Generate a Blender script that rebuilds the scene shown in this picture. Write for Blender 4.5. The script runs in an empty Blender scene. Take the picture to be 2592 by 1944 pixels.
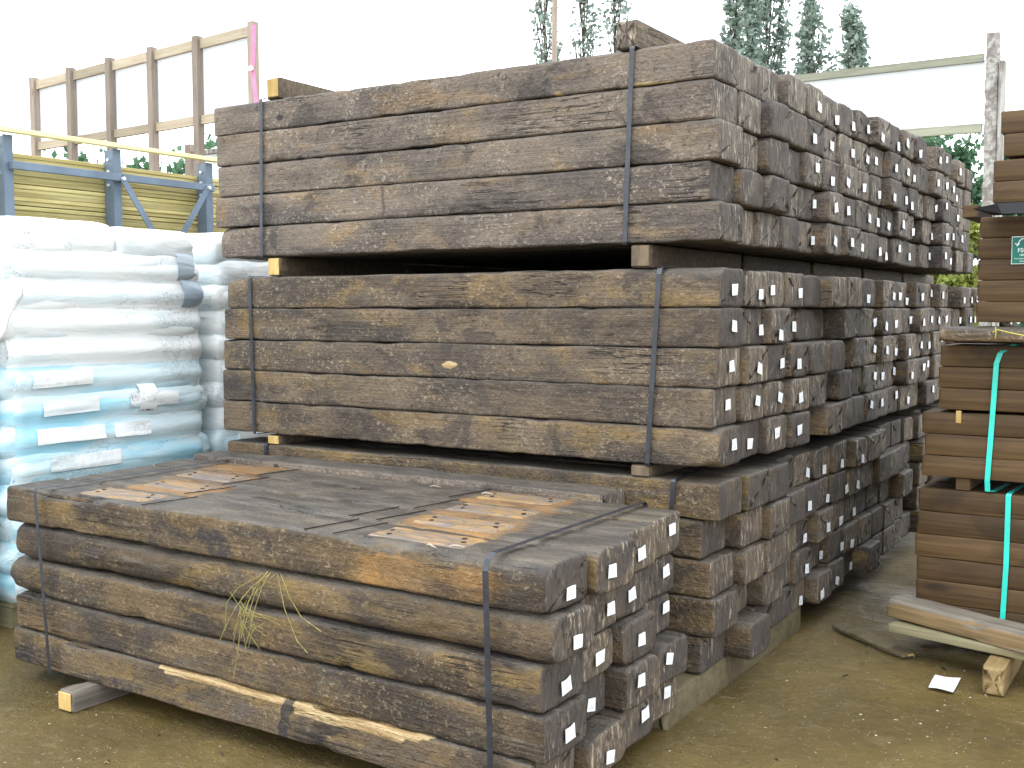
import bpy, math, random
import numpy as np
from mathutils import Vector, Matrix, noise

random.seed(11)
SC = bpy.context.scene
COL = SC.collection
GZ = 0.17                      # height of the yard surface

# ------------------------------------------------------------------ camera
CAM = np.array([1.5775, -3.8906, 1.6882])
yaw, pitch, roll = -0.5659, -0.0674, -0.0013
fw = np.array([math.sin(yaw)*math.cos(pitch), math.cos(yaw)*math.cos(pitch), math.sin(pitch)])
rt = np.cross(fw, [0, 0, 1]); rt /= np.linalg.norm(rt); up = np.cross(rt, fw)
r2 = rt*math.cos(roll)+up*math.sin(roll); u2 = -rt*math.sin(roll)+up*math.cos(roll)
cd = bpy.data.cameras.new('camera'); cam = bpy.data.objects.new('camera', cd); COL.objects.link(cam)
cd.sensor_width = 36; cd.lens = 2814.97/2592*36; cd.clip_start = 0.05; cd.clip_end = 1500
M = Matrix.Identity(4)
for i in range(3):
    M[i][0] = r2[i]; M[i][1] = u2[i]; M[i][2] = -fw[i]; M[i][3] = CAM[i]
cam.matrix_world = M
SC.camera = cam

# ------------------------------------------------------------------ sky, sun, exposure
SUN_EL, SUN_AZ = math.radians(58), math.radians(200)
w = bpy.data.worlds.new("World"); SC.world = w; w.use_nodes = True
nt = w.node_tree; nt.nodes.clear()
out = nt.nodes.new('ShaderNodeOutputWorld'); bg = nt.nodes.new('ShaderNodeBackground')
sky = nt.nodes.new('ShaderNodeTexSky'); sky.sky_type = 'NISHITA'; sky.sun_disc = False
sky.sun_elevation = SUN_EL; sky.sun_rotation = SUN_AZ
hs = nt.nodes.new('ShaderNodeHueSaturation'); hs.inputs['Saturation'].default_value = 0.35
mx = nt.nodes.new('ShaderNodeMix'); mx.data_type = 'RGBA'; mx.inputs[0].default_value = 0.80
nt.links.new(sky.outputs[0], hs.inputs['Color']); nt.links.new(hs.outputs[0], mx.inputs[6])
mx.inputs[7].default_value = (18.5, 19.4, 20.2, 1)        # even cloud layer
nt.links.new(mx.outputs[2], bg.inputs[0]); bg.inputs[1].default_value = 0.15
nt.links.new(bg.outputs[0], out.inputs[0])
sl = bpy.data.lights.new('sun', 'SUN'); sl.energy = 0.8; sl.angle = math.radians(35); sl.color = (1, .96, .9)
so = bpy.data.objects.new('sun', sl); COL.objects.link(so)
sd = Vector((math.sin(SUN_AZ)*math.cos(SUN_EL), math.cos(SUN_AZ)*math.cos(SUN_EL), math.sin(SUN_EL)))
so.rotation_euler = sd.to_track_quat('Z', 'Y').to_euler(); so.location = (0, 0, 20)
SC.view_settings.view_transform = 'Standard'; SC.view_settings.look = 'None'
SC.view_settings.gamma = 1; SC.view_settings.use_curve_mapping = False
SC.view_settings.exposure = 0.45

# ------------------------------------------------------------------ node helper
class NG:
    def __init__(s, name):
        s.m = bpy.data.materials.new(name); s.m.use_nodes = True
        s.t = s.m.node_tree; s.t.nodes.clear()
        s.out = s.t.nodes.new('ShaderNodeOutputMaterial')
        s.bs = s.t.nodes.new('ShaderNodeBsdfPrincipled')
        s.t.links.new(s.bs.outputs[0], s.out.inputs[0])
        s.tc = s.t.nodes.new('ShaderNodeTexCoord')
        s.oi = s.t.nodes.new('ShaderNodeObjectInfo')
    def link(s, a, b): s.t.links.new(a, b)
    def setv(s, inp, v):
        if hasattr(v, 'links') or isinstance(v, bpy.types.NodeSocket): s.link(v, inp)
        else: inp.default_value = v
    def math(s, op, a, b=0.0, c=None, clamp=False):
        n = s.t.nodes.new('ShaderNodeMath'); n.operation = op; n.use_clamp = clamp
        s.setv(n.inputs[0], a); s.setv(n.inputs[1], b)
        if c is not None: s.setv(n.inputs[2], c)
        return n.outputs[0]
    def vm(s, op, a, b):
        n = s.t.nodes.new('ShaderNodeVectorMath'); n.operation = op
        s.setv(n.inputs[0], a); s.setv(n.inputs[1], b); return n.outputs[0]
    def coord(s, scale=(1, 1, 1), rnd=True):
        c = s.tc.outputs['Object']
        if rnd:
            cx = s.t.nodes.new('ShaderNodeCombineXYZ')
            a = s.math('MULTIPLY', s.oi.outputs['Random'], 57.0)
            b = s.math('MULTIPLY', s.oi.outputs['Random'], 31.0)
            s.link(a, cx.inputs[0]); s.link(b, cx.inputs[1]); s.link(a, cx.inputs[2])
            c = s.vm('ADD', c, cx.outputs[0])
        return s.vm('MULTIPLY', c, scale)
    def noise(s, vec, scale=5, detail=3, rough=.55, dist=0):
        n = s.t.nodes.new('ShaderNodeTexNoise'); s.link(vec, n.inputs['Vector'])
        n.inputs['Scale'].default_value = scale; n.inputs['Detail'].default_value = detail
        n.inputs['Roughness'].default_value = rough; n.inputs['Distortion'].default_value = dist
        return n.outputs[0]
    def vor(s, vec, scale=10, feat='F1'):
        n = s.t.nodes.new('ShaderNodeTexVoronoi'); n.feature = feat; s.link(vec, n.inputs['Vector'])
        n.inputs['Scale'].default_value = scale; return n
    def ramp(s, f, lo, hi):
        n = s.t.nodes.new('ShaderNodeMapRange'); n.interpolation_type = 'SMOOTHSTEP'
        s.setv(n.inputs[0], f); n.inputs[1].default_value = lo; n.inputs[2].default_value = hi
        return n.outputs[0]
    def ridge(s, f, wdt, c=.5):      # 1 on the contour f=c
        a = s.math('ABSOLUTE', s.math('SUBTRACT', f, c))
        return s.ramp(a, wdt, 0.0) if False else s.math('SUBTRACT', 1.0, s.ramp(a, 0.0, wdt))
    def mix(s, f, a, b):
        n = s.t.nodes.new('ShaderNodeMix'); n.data_type = 'RGBA'
        s.setv(n.inputs[0], f)
        for i, v in ((6, a), (7, b)):
            if isinstance(v, tuple): n.inputs[i].default_value = (*v, 1)
            else: s.link(v, n.inputs[i])
        return n.outputs[2]
    def bump(s, h, st=.5, d=.01):
        n = s.t.nodes.new('ShaderNodeBump'); n.inputs['Strength'].default_value = st
        n.inputs['Distance'].default_value = d; s.link(h, n.inputs['Height'])
        s.link(n.outputs[0], s.bs.inputs['Normal'])
    def fin(s, col, rough=.7, spec=.3):
        if isinstance(col, tuple): s.bs.inputs['Base Color'].default_value = (*col, 1)
        else: s.link(col, s.bs.inputs['Base Color'])
        s.setv(s.bs.inputs['Roughness'], rough); s.bs.inputs['Specular IOR Level'].default_value = spec
        return s.m
    def sep(s, v):
        n = s.t.nodes.new('ShaderNodeSeparateXYZ'); s.link(v, n.inputs[0]); return n.outputs

# ------------------------------------------------------------------ materials
def mat_sleeper(name, warm=0.0, wet=0.0):
    g = NG(name)
    P = g.coord()
    endf = g.ramp(g.math('ABSOLUTE', g.sep(g.tc.outputs['Normal'])[0]), .55, .8)
    up_ = g.ramp(g.sep(g.tc.outputs['Normal'])[2], .4, .8)
    # broad tone
    big = g.noise(g.vm('MULTIPLY', P, (1.1, 3, 3)), 1.6, 4, .6, .4)
    col = g.mix(g.ramp(big, .36, .64), (.060-warm*.024, .050-warm*.024, .046-warm*.028), (.168-warm*.048, .133-warm*.053, .104-warm*.064))
    rnd = g.oi.outputs['Random']
    col = g.mix(g.math('MULTIPLY', g.ramp(rnd, .1, .9), .35), col, (.145-warm*.03, .116-warm*.03, .090-warm*.03))
    och = g.noise(g.vm('ADD', g.vm('MULTIPLY', P, (.9, 2.2, 2.2)), (7.3, 2.1, 9.4)), 2.3, 4, .65, .7)
    col = g.mix(g.math('MULTIPLY', g.ramp(och, .50, .70), .50+warm*.12), col, (.255-warm*.04, .160-warm*.022, .062-warm*.024))
    gry = g.noise(g.vm('ADD', g.vm('MULTIPLY', P, (1.2, 4, 4)), (17.3, 12.1, 3.4)), 2.6, 4, .6, .5)
    col = g.mix(g.math('MULTIPLY', g.ramp(gry, .55, .7), .55), col, (.072, .066, .064))
    # pale gouges and crescents left by scraping
    n1 = g.noise(g.vm('MULTIPLY', P, (1, 1, 1)), 46, 3, .6, .7)
    fl = g.math('MULTIPLY', g.ridge(n1, .035, .57), g.ramp(g.noise(g.vm('ADD', P, (2, 9, 4)), 30, 2, .6), .50, .60))
    n2 = g.noise(g.vm('MULTIPLY', P, (.7, 1, 1)), 70, 3, .7, .5)
    fl2 = g.ramp(n2, .55, .70)
    msk = g.ramp(g.noise(g.vm('ADD', P, (3.3, 5.1, 1.7)), 2.6, 3, .6), .42, .60)
    flk = g.math('MULTIPLY', g.math('MAXIMUM', g.math('MULTIPLY', fl, .75), g.math('MULTIPLY', fl2, .8)), g.math('ADD', g.math('MULTIPLY', msk, .70), .28))
    flk = g.math('MULTIPLY', flk, g.math('SUBTRACT', 1.0, g.math('MULTIPLY', up_, .6)))
    side = g.mix(g.math('MULTIPLY', flk, .85), col, (.43-warm*.12, .37-warm*.13, .29-warm*.15))
    dk = g.ramp(g.noise(g.vm('ADD', P, (8.3, 1.1, 4.7)), 38, 4, .7), .54, .72)
    side = g.mix(g.math('MULTIPLY', dk, .75), side, (.026, .021, .018))
    # long drying cracks
    ck = g.noise(g.vm('MULTIPLY', P, (.9, 20, 20)), 2.4, 3, .55, .25)
    ckm = g.ramp(g.noise(g.vm('ADD', P, (1.3, 4.1, 6.7)), 2.3, 2, .5), .56, .66)
    crack = g.math('MULTIPLY', g.ridge(ck, .022, .52), ckm)
    side = g.mix(g.math('MULTIPLY', crack, .85), side, (.018, .014, .012))
    grain = g.noise(g.vm('MULTIPLY', P, (3.0, 95, 95)), 1.0, 3, .6)
    side = g.mix(g.math('MULTIPLY', g.ramp(grain, .55, .8), .30), side, (.26, .22, .17))
    hv = g.noise(g.vm('ADD', g.vm('MULTIPLY', P, (1.0, 1.4, 1.4)), (31, 3, 8)), 3.4, 4, .62, .8)
    side = g.mix(g.math('MULTIPLY', g.ramp(hv, .56, .64), .62), side, (.036, .030, .028))
    ho = g.vor(g.vm('MULTIPLY', P, (1, 1.6, 1.6)), 3.1)
    side = g.mix(g.math('MULTIPLY', g.ramp(ho.outputs[0], .085, .05), .85), side, (.018, .014, .012))
    # wet and muddied top face
    topc = g.mix(g.ramp(g.noise(g.vm('MULTIPLY', P, (2.2, 7, 7)), 2.4, 4, .6), .35, .7), (.040, .037, .035), (.115, .103, .088))
    topc = g.mix(g.math('MULTIPLY', g.ramp(n2, .62, .75), .4), topc, (.32, .25, .16))
    topc = g.mix(g.math('MULTIPLY', crack, .8), topc, (.02, .017, .015))
    side = g.mix(g.math('MULTIPLY', up_, .75), side, topc)
    # end grain: torn vertical fibres
    e1 = g.noise(g.vm('MULTIPLY', P, (20, 62, 13)), 1.0, 4, .65, .5)
    e2 = g.noise(g.vm('MULTIPLY', P, (20, 120, 22)), 1.0, 2, .6, .6)
    em = g.ramp(g.math('ADD', g.noise(P, 4.5, 3, .6), g.math('MULTIPLY', g.math('SUBTRACT', rnd, .5), .40)), .36, .56)
    ec = g.mix(g.ramp(g.math('ADD', g.noise(P, 5, 3, .6), g.math('MULTIPLY', g.math('SUBTRACT', rnd, .5), .3)), .35, .7), (.072, .060, .053), (.155-warm*.03, .126-warm*.03, .100-warm*.03))
    ec = g.mix(g.math('MULTIPLY', g.math('MULTIPLY', g.ramp(e1, .52, .70), em), .9), ec, (.50-warm*.06, .44-warm*.08, .34-warm*.08))
    ec = g.mix(g.math('MULTIPLY', g.math('MULTIPLY', g.ramp(e2, .58, .74), g.math('ADD', em, .25)), .55), ec, (.42, .38, .31))
    ec = g.mix(g.math('MULTIPLY', g.ramp(e1, .46, .30), .6), ec, (.032, .026, .023))
    rc = g.ridge(g.noise(g.vm('MULTIPLY', P, (3, 16, 5)), 1.3, 2, .5, .8), .016)
    ec = g.mix(g.math('MULTIPLY', rc, .7), ec, (.018, .014, .012))
    c = g.mix(endf, side, ec)
    at = g.t.nodes.new('ShaderNodeAttribute'); at.attribute_name = 'mark'
    ms = g.sep(at.outputs['Vector'])
    fib = g.noise(g.vm('MULTIPLY', P, (4, 90, 90)), 1.0, 4, .65, .3)
    fresh = g.mix(g.ramp(fib, .35, .65), (.24, .15, .06), (.50, .38, .21))
    c = g.mix(g.ramp(g.math('ADD', ms[1], g.math('MULTIPLY', g.math('SUBTRACT', fib, .5), .9)), .42, .58), c, fresh)
    c = g.mix(g.math('MULTIPLY', g.ramp(g.math('ADD', ms[2], g.math('MULTIPLY', g.math('SUBTRACT', n1, .5), 1.2)), .35, .7), .85), c, (.028, .026, .030))
    c = g.mix(g.math('MULTIPLY', g.ramp(g.math('ADD', ms[0], g.math('MULTIPLY', g.math('SUBTRACT', och, .5), .9)), .3, .7), .8), c, (.30, .155, .045))
    rough = g.math('SUBTRACT', .80, g.math('MULTIPLY', up_, .20+wet*.06))
    h = g.math('ADD', g.math('ADD', g.math('MULTIPLY', n1, .9), g.math('MULTIPLY', n2, .5)), g.math('MULTIPLY', grain, .5))
    h = g.math('SUBTRACT', h, g.math('MULTIPLY', crack, .8))
    he = g.math('ADD', g.math('MULTIPLY', e1, 1.4), g.math('MULTIPLY', e2, .6))
    hm = g.t.nodes.new('ShaderNodeMix'); hm.data_type = 'FLOAT'
    g.link(endf, hm.inputs[0]); g.link(h, hm.inputs[2]); g.link(he, hm.inputs[3])
    g.bump(hm.outputs[0], 1.0, .010)
    return g.fin(c, rough, .35)

def mat_wood(name, a, b, dark, axis=(2, 60, 60), rough=.7, knots=True, bump=.002, blot=.5):
    g = NG(name); P = g.coord()
    gr = g.noise(g.vm('MULTIPLY', P, axis), 1.0, 5, .6, .4)
    c = g.mix(g.ramp(gr, .3, .7), a, b)
    bl = g.noise(g.vm('MULTIPLY', P, (1.3, 2, 2)) if axis[0] < axis[1] else g.vm('MULTIPLY', P, (2, 1.3, 2)), 2.2, 3, .6, .6)
    c = g.mix(g.math('MULTIPLY', g.ramp(bl, .5, .75), blot), c, dark)
    if knots:
        v = g.vor(g.vm('MULTIPLY', P, tuple(.35 if q < 10 else 1.0 for q in axis)), 4.5).outputs[0]
        c = g.mix(g.math('MULTIPLY', g.ramp(v, .13, .05), .7), c, dark)
    v2 = g.math('MULTIPLY', g.math('SUBTRACT', g.oi.outputs['Random'], .5), .5)
    hsn = g.t.nodes.new('ShaderNodeHueSaturation'); g.link(g.math('ADD', 1.0, v2), hsn.inputs['Value']); g.link(c, hsn.inputs['Color'])
    g.bump(gr, .5, bump)
    return g.fin(hsn.outputs[0], rough, .3)

MS = mat_sleeper('hazed_weathered_sleeper_wood')  # weathered wood, with the upper tier's lens haze in its paler grey
MSM = mat_sleeper('brown_sleeper_wood', .6, .2)
MSW = mat_sleeper('damp_sleeper_wood', .95, 1.0)
M_NEW = mat_wood('dark_treated_timber', (.058, .033, .014), (.112, .066, .027), (.022, .013, .008), rough=.62, blot=.6)
M_GRN = mat_wood('green_treated_board', (.33, .27, .10), (.50, .43, .20), (.24, .19, .07), axis=(60, 2, 60), blot=.4)
M_PALE = mat_wood('pale_softwood', (.50, .42, .28), (.66, .58, .42), (.34, .26, .16), blot=.3)
M_PALEY = mat_wood('pale_softwood_lengthways', (.52, .46, .22), (.70, .64, .36), (.40, .34, .15), axis=(60, 2, 60), blot=.3)
M_STUD = mat_wood('stud_timber', (.22, .18, .145), (.31, .255, .21), (.15, .115, .085), axis=(50, 50, 2), blot=.35, knots=True)
M_RAIL = mat_wood('rail_timber', (.30, .25, .18), (.40, .34, .25), (.20, .15, .10), blot=.3)
M_RAILG = mat_wood('greenish_rail_timber', (.20, .21, .155), (.29, .29, .22), (.12, .11, .075), blot=.35)
M_BEAR = mat_wood('bearer_timber', (.055, .040, .026), (.115, .085, .055), (.03, .022, .016), axis=(50, 3, 50))  # brown darkened to hold the shade of the gaps between tiers
M_BRC = mat_wood('brown_cut_end', (.085, .062, .042), (.17, .125, .08), (.045, .032, .022), axis=(8, 30, 8), knots=False, blot=.5)
M_CUT = mat_wood('fresh_cut_end', (.34, .22, .07), (.48, .33, .13), (.22, .13, .045), axis=(8, 30, 8), knots=False, blot=.3)
M_SLAB = mat_wood('grey_weathered_slab', (.105, .092, .075), (.19, .165, .135), (.06, .046, .036), rough=.6, bump=.006)
M_SLABF = mat_wood('brown_slab_edge', (.13, .09, .045), (.22, .155, .08), (.07, .045, .025), bump=.006)
M_LATH = mat_wood('pale_mossy_lath', (.21, .19, .11), (.30, .27, .16), (.18, .13, .07), blot=.4)
M_MUDW = mat_wood('muddy_timber', (.105, .085, .045), (.17, .14, .085), (.06, .045, .025), axis=(40, 3, 40), bump=.006)

def mat_plain(name, col, rough=.5, spec=.4, metal=0, nv=.12, ns=6):
    g = NG(name); n = g.noise(g.coord(), ns, 4, .6)
    c = g.mix(g.ramp(n, .35, .7), tuple(q*(1-nv) for q in col), tuple(min(1, q*(1+nv)) for q in col))
    g.bs.inputs['Metallic'].default_value = metal
    g.bump(n, .2, .002)
    return g.fin(c, rough, spec)
M_STRAP = mat_plain('steel_strap', (.030, .033, .043), .36, .6, .2, .25, 20)
M_TEAL = mat_plain('teal_plastic_strap', (.03, .62, .50), .4, .5)
M_STEEL = mat_plain('painted_grey_steel', (.115, .155, .205), .5, .4, 0, .15, 4)
M_BOLT = mat_plain('zinc_bolt', (.75, .77, .78), .3, .6, .3)
M_PINK = mat_plain('pink_plastic', (.70, .20, .36), .5)
M_STRAW = mat_plain('dry_straw', (.30, .26, .085), .8, .2, 0, .3, 40)
M_STRING = mat_plain('yellow_twine', (.50, .44, .10), .8)
M_GREEN = mat_plain('sign_green', (.0, .17, .125), .45)
M_SIGNW = mat_plain('sign_white', (.75, .82, .8), .5, .4, 0, .03)
M_BLACK = mat_plain('black_rubber', (.02, .02, .024), .6)
M_RUST = mat_plain('dark_hole', (.02, .013, .01), .9)

def mat_tag():
    g = NG('white_tag'); P = g.tc.outputs['Object']
    s = g.sep(P)
    n = g.noise(g.vm('MULTIPLY', g.coord(), (1, 230, 130)), 1.0, 1, .5)
    m = g.math('MULTIPLY', g.math('LESS_THAN', g.math('ABSOLUTE', g.math('ADD', s[2], .006)), .009), g.math('LESS_THAN', g.math('ABSOLUTE', s[1]), .016))
    c = g.mix(g.math('MULTIPLY', g.math('MULTIPLY', g.ramp(n, .5, .62), m), .55), (.80, .83, .86), (.18, .22, .30))
    return g.fin(c, .45, .4)
M_TAG = mat_tag()

def mat_scar():
    g = NG('chair_scar_wood'); P = g.coord()
    n = g.noise(g.vm('MULTIPLY', P, (3, 14, 14)), 1.6, 5, .65, .8)
    f = g.noise(g.vm('MULTIPLY', P, (5, 80, 60)), 1.2, 4, .6, .4)
    c = g.mix(g.ramp(n, .40, .62), (.135, .112, .100), (.28, .165, .058))
    c = g.mix(g.math('MULTIPLY', g.ramp(f, .52, .70), .7), c, (.31, .25, .175))
    c = g.mix(g.math('MULTIPLY', g.ramp(n, .36, .28), .8), c, (.10, .10, .11))
    sp = g.noise(P, 60, 2, .6)
    c = g.mix(g.math('MULTIPLY', g.ramp(sp, .58, .70), .55), c, (.06, .045, .03))
    g.bump(f, .6, .004)
    return g.fin(c, .55, .4)
M_SCAR = mat_scar()

def mat_film(name, base, blue, amt, scrib):
    g = NG(name); P = g.coord()
    n = g.noise(g.vm('MULTIPLY', P, (2, .8, 4)), 1.4, 3, .5, .6)
    c = g.mix(g.math('MULTIPLY', g.ramp(n, .42, .62), amt), base, blue)
    n3 = g.noise(g.vm('ADD', g.vm('MULTIPLY', P, (1, 1.2, 5)), (5, 5, 5)), 2.2, 3, .6, .5)
    c = g.mix(g.math('MULTIPLY', g.ramp(n3, .56, .75), .35), c, (.60, .64, .66))
    s1 = g.noise(g.vm('MULTIPLY', P, (1, 1.0, 1.6)), 11, 4, .7, 2.2)
    sm = g.ramp(g.noise(g.vm('ADD', P, (2.2, 7.7, 1.1)), 2.6, 2, .5), .52, .62)
    c = g.mix(g.math('MULTIPLY', g.math('MULTIPLY', g.ridge(s1, .020, .5), sm), scrib), c, (.10, .12, .13))
    gr = g.noise(g.vm('MULTIPLY', P, (1, 1, 6)), 5, 4, .65)
    c = g.mix(g.math('MULTIPLY', g.ramp(gr, .60, .8), .35), c, (.45, .42, .34))
    wr = g.noise(g.vm('MULTIPLY', P, (2, 1.1, 5)), 3.0, 3, .5, .8)
    g.bump(wr, .40, .02)
    return g.fin(c, .28, .5)
M_FW = mat_film('white_film', (.88, .90, .90), (.70, .84, .89), .55, .8)
M_FB = mat_film('blue_white_film', (.68, .81, .85), (.30, .66, .82), .8, .8)
M_FL = mat_film('grey_printed_film', (.42, .50, .56), (.30, .38, .46), .6, 1.0)
M_LBL = mat_plain('white_label', (.88, .90, .90), .4, .4, 0, .04)
def mat_bar():
    g = NG('bar_print'); s = g.sep(g.tc.outputs['Object'])
    n = g.noise(g.vm('MULTIPLY', g.coord(), (1, 260, 6)), 1.0, 1, .5)
    c = g.mix(g.ramp(n, .48, .54), (.05, .05, .06), (.8, .8, .8)); return g.fin(c, .5)
M_BAR = mat_bar()

def mat_sheet():
    g = NG('white_sheeting'); g.fin((.86, .88, .90), .5, .3)
    tr = g.t.nodes.new('ShaderNodeBsdfTranslucent'); tr.inputs[0].default_value = (.95, .97, 1, 1)
    mxs = g.t.nodes.new('ShaderNodeMixShader'); mxs.inputs[0].default_value = .5
    g.link(g.bs.outputs[0], mxs.inputs[1]); g.link(tr.outputs[0], mxs.inputs[2]); g.link(mxs.outputs[0], g.out.inputs[0])
    return g.m
M_SHEET = mat_sheet()

def mat_post():
    g = NG('rough_post_wood'); P = g.coord()
    n = g.noise(g.vm('MULTIPLY', P, (18, 18, 2)), 1.2, 4, .6, .4)
    c = g.mix(g.ramp(n, .35, .65), (.25, .235, .215), (.44, .43, .40))
    b = g.noise(g.vm('MULTIPLY', P, (5, 5, 1.3)), 1.5, 4, .65, .6)
    c = g.mix(g.math('MULTIPLY', g.ramp(b, .50, .58), .65), c, (.15, .12, .105))
    g.bump(n, .7, .006); return g.fin(c, .8, .2)
M_POST = mat_post()

def mat_ground():
    g = NG('wet_mud'); P = g.tc.outputs['Object']
    a = g.noise(P, 1.1, 5, .6, .4)
    c = g.mix(g.ramp(a, .32, .68), (.078, .053, .013), (.150, .106, .030))
    b = g.noise(g.vm('MULTIPLY', P, (1.0, 1.6, 1)), 5.5, 8, .74, .15)
    c = g.mix(g.math('MULTIPLY', g.ramp(b, .54, .72), .55), c, (.185, .140, .062))
    c = g.mix(g.math('MULTIPLY', g.ramp(b, .44, .30), .5), c, (.055, .042, .022))
    n3 = g.noise(P, 26, 4, .7)
    c = g.mix(g.math('MULTIPLY', g.ramp(n3, .57, .72), .5), c, (.23, .19, .125))
    c = g.mix(g.math('MULTIPLY', g.ramp(n3, .44, .30), .55), c, (.05, .038, .02))
    v = g.vor(P, 62)
    pe = g.math('MULTIPLY', g.ramp(v.outputs[0], .26, .14), g.ramp(g.sep(v.outputs[1])[0], .80, .86))
    c = g.mix(g.math('MULTIPLY', pe, .8), c, (.42, .36, .26))
    far = g.ramp(g.math('ABSOLUTE', g.sep(P)[1]), 14, 30)
    c = g.mix(far, c, (.10, .10, .055))
    wet = g.ramp(g.noise(g.vm('ADD', P, (4, 4, 0)), .9, 4, .6), .40, .62)
    h = g.math('ADD', g.math('MULTIPLY', b, 1.0), g.math('ADD', g.math('MULTIPLY', n3, .35), g.math('MULTIPLY', pe, .25)))
    g.bump(h, .8, .03)
    return g.fin(c, g.math('SUBTRACT', .75, g.math('MULTIPLY', wet, .42)), .38)
M_GND = mat_ground()

def mat_leaf(name, a, b):
    g = NG(name)
    n = g.noise(g.tc.outputs['Object'], 1.3, 3, .6)
    gi = g.t.nodes.new('ShaderNodeNewGeometry')
    c = g.mix(g.ramp(n, .35, .65), a, b)
    c = g.mix(g.math('MULTIPLY', gi.outputs['Random Per Island'], .6), c, tuple(q*1.5 for q in b))
    g.fin(c, .6, .3)
    tr = g.t.nodes.new('ShaderNodeBsdfTranslucent'); g.link(c, tr.inputs[0])
    mxs = g.t.nodes.new('ShaderNodeMixShader'); mxs.inputs[0].default_value = .3
    g.link(g.bs.outputs[0], mxs.inputs[1]); g.link(tr.outputs[0], mxs.inputs[2]); g.link(mxs.outputs[0], g.out.inputs[0])
    return g.m
M_LEAF = mat_leaf('poplar_leaf', (.16, .22, .19), (.25, .31, .26))  # leaf green paled to carry haze and overexposure on the skyline
M_LEAFD = mat_leaf('dark_leaf', (.05, .115, .065), (.09, .18, .10))
M_LEAFY = mat_leaf('yellow_green_leaf', (.13, .18, .04), (.24, .27, .06))
M_BARK = mat_plain('bark', (.09, .075, .055), .9, .2, 0, .35, 10)

# ------------------------------------------------------------------ object helpers
ORD = ['first', 'second', 'third', 'fourth', 'fifth', 'sixth', 'seventh', 'eighth', 'ninth', 'tenth', 'eleventh', 'twelfth',
       'thirteenth', 'fourteenth', 'fifteenth', 'sixteenth', 'seventeenth', 'eighteenth', 'nineteenth', 'twentieth', 'twenty-first', 'twenty-second', 'twenty-third', 'twenty-fourth']
def tag(o, label=None, cat=None, group=None, kind=None):
    if label: o['label'] = label
    if cat: o['category'] = cat
    if group: o['group'] = group
    if kind: o['kind'] = kind
    return o
def link(name, me, parent=None, loc=(0, 0, 0), rot=(0, 0, 0)):
    o = bpy.data.objects.new(name, me); COL.objects.link(o)
    o.location = loc; o.rotation_euler = rot
    if parent: o.parent = parent
    return o
def empty(name, loc=(0, 0, 0)): return link(name, None, None, loc)
def mesh(name, v, f, mat, smooth=False):
    me = bpy.data.meshes.new(name); me.from_pydata([tuple(map(float, q)) for q in v], [], f); me.update()
    if smooth: me.polygons.foreach_set('use_smooth', [True]*len(me.polygons))
    me.materials.append(mat); return me
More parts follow.
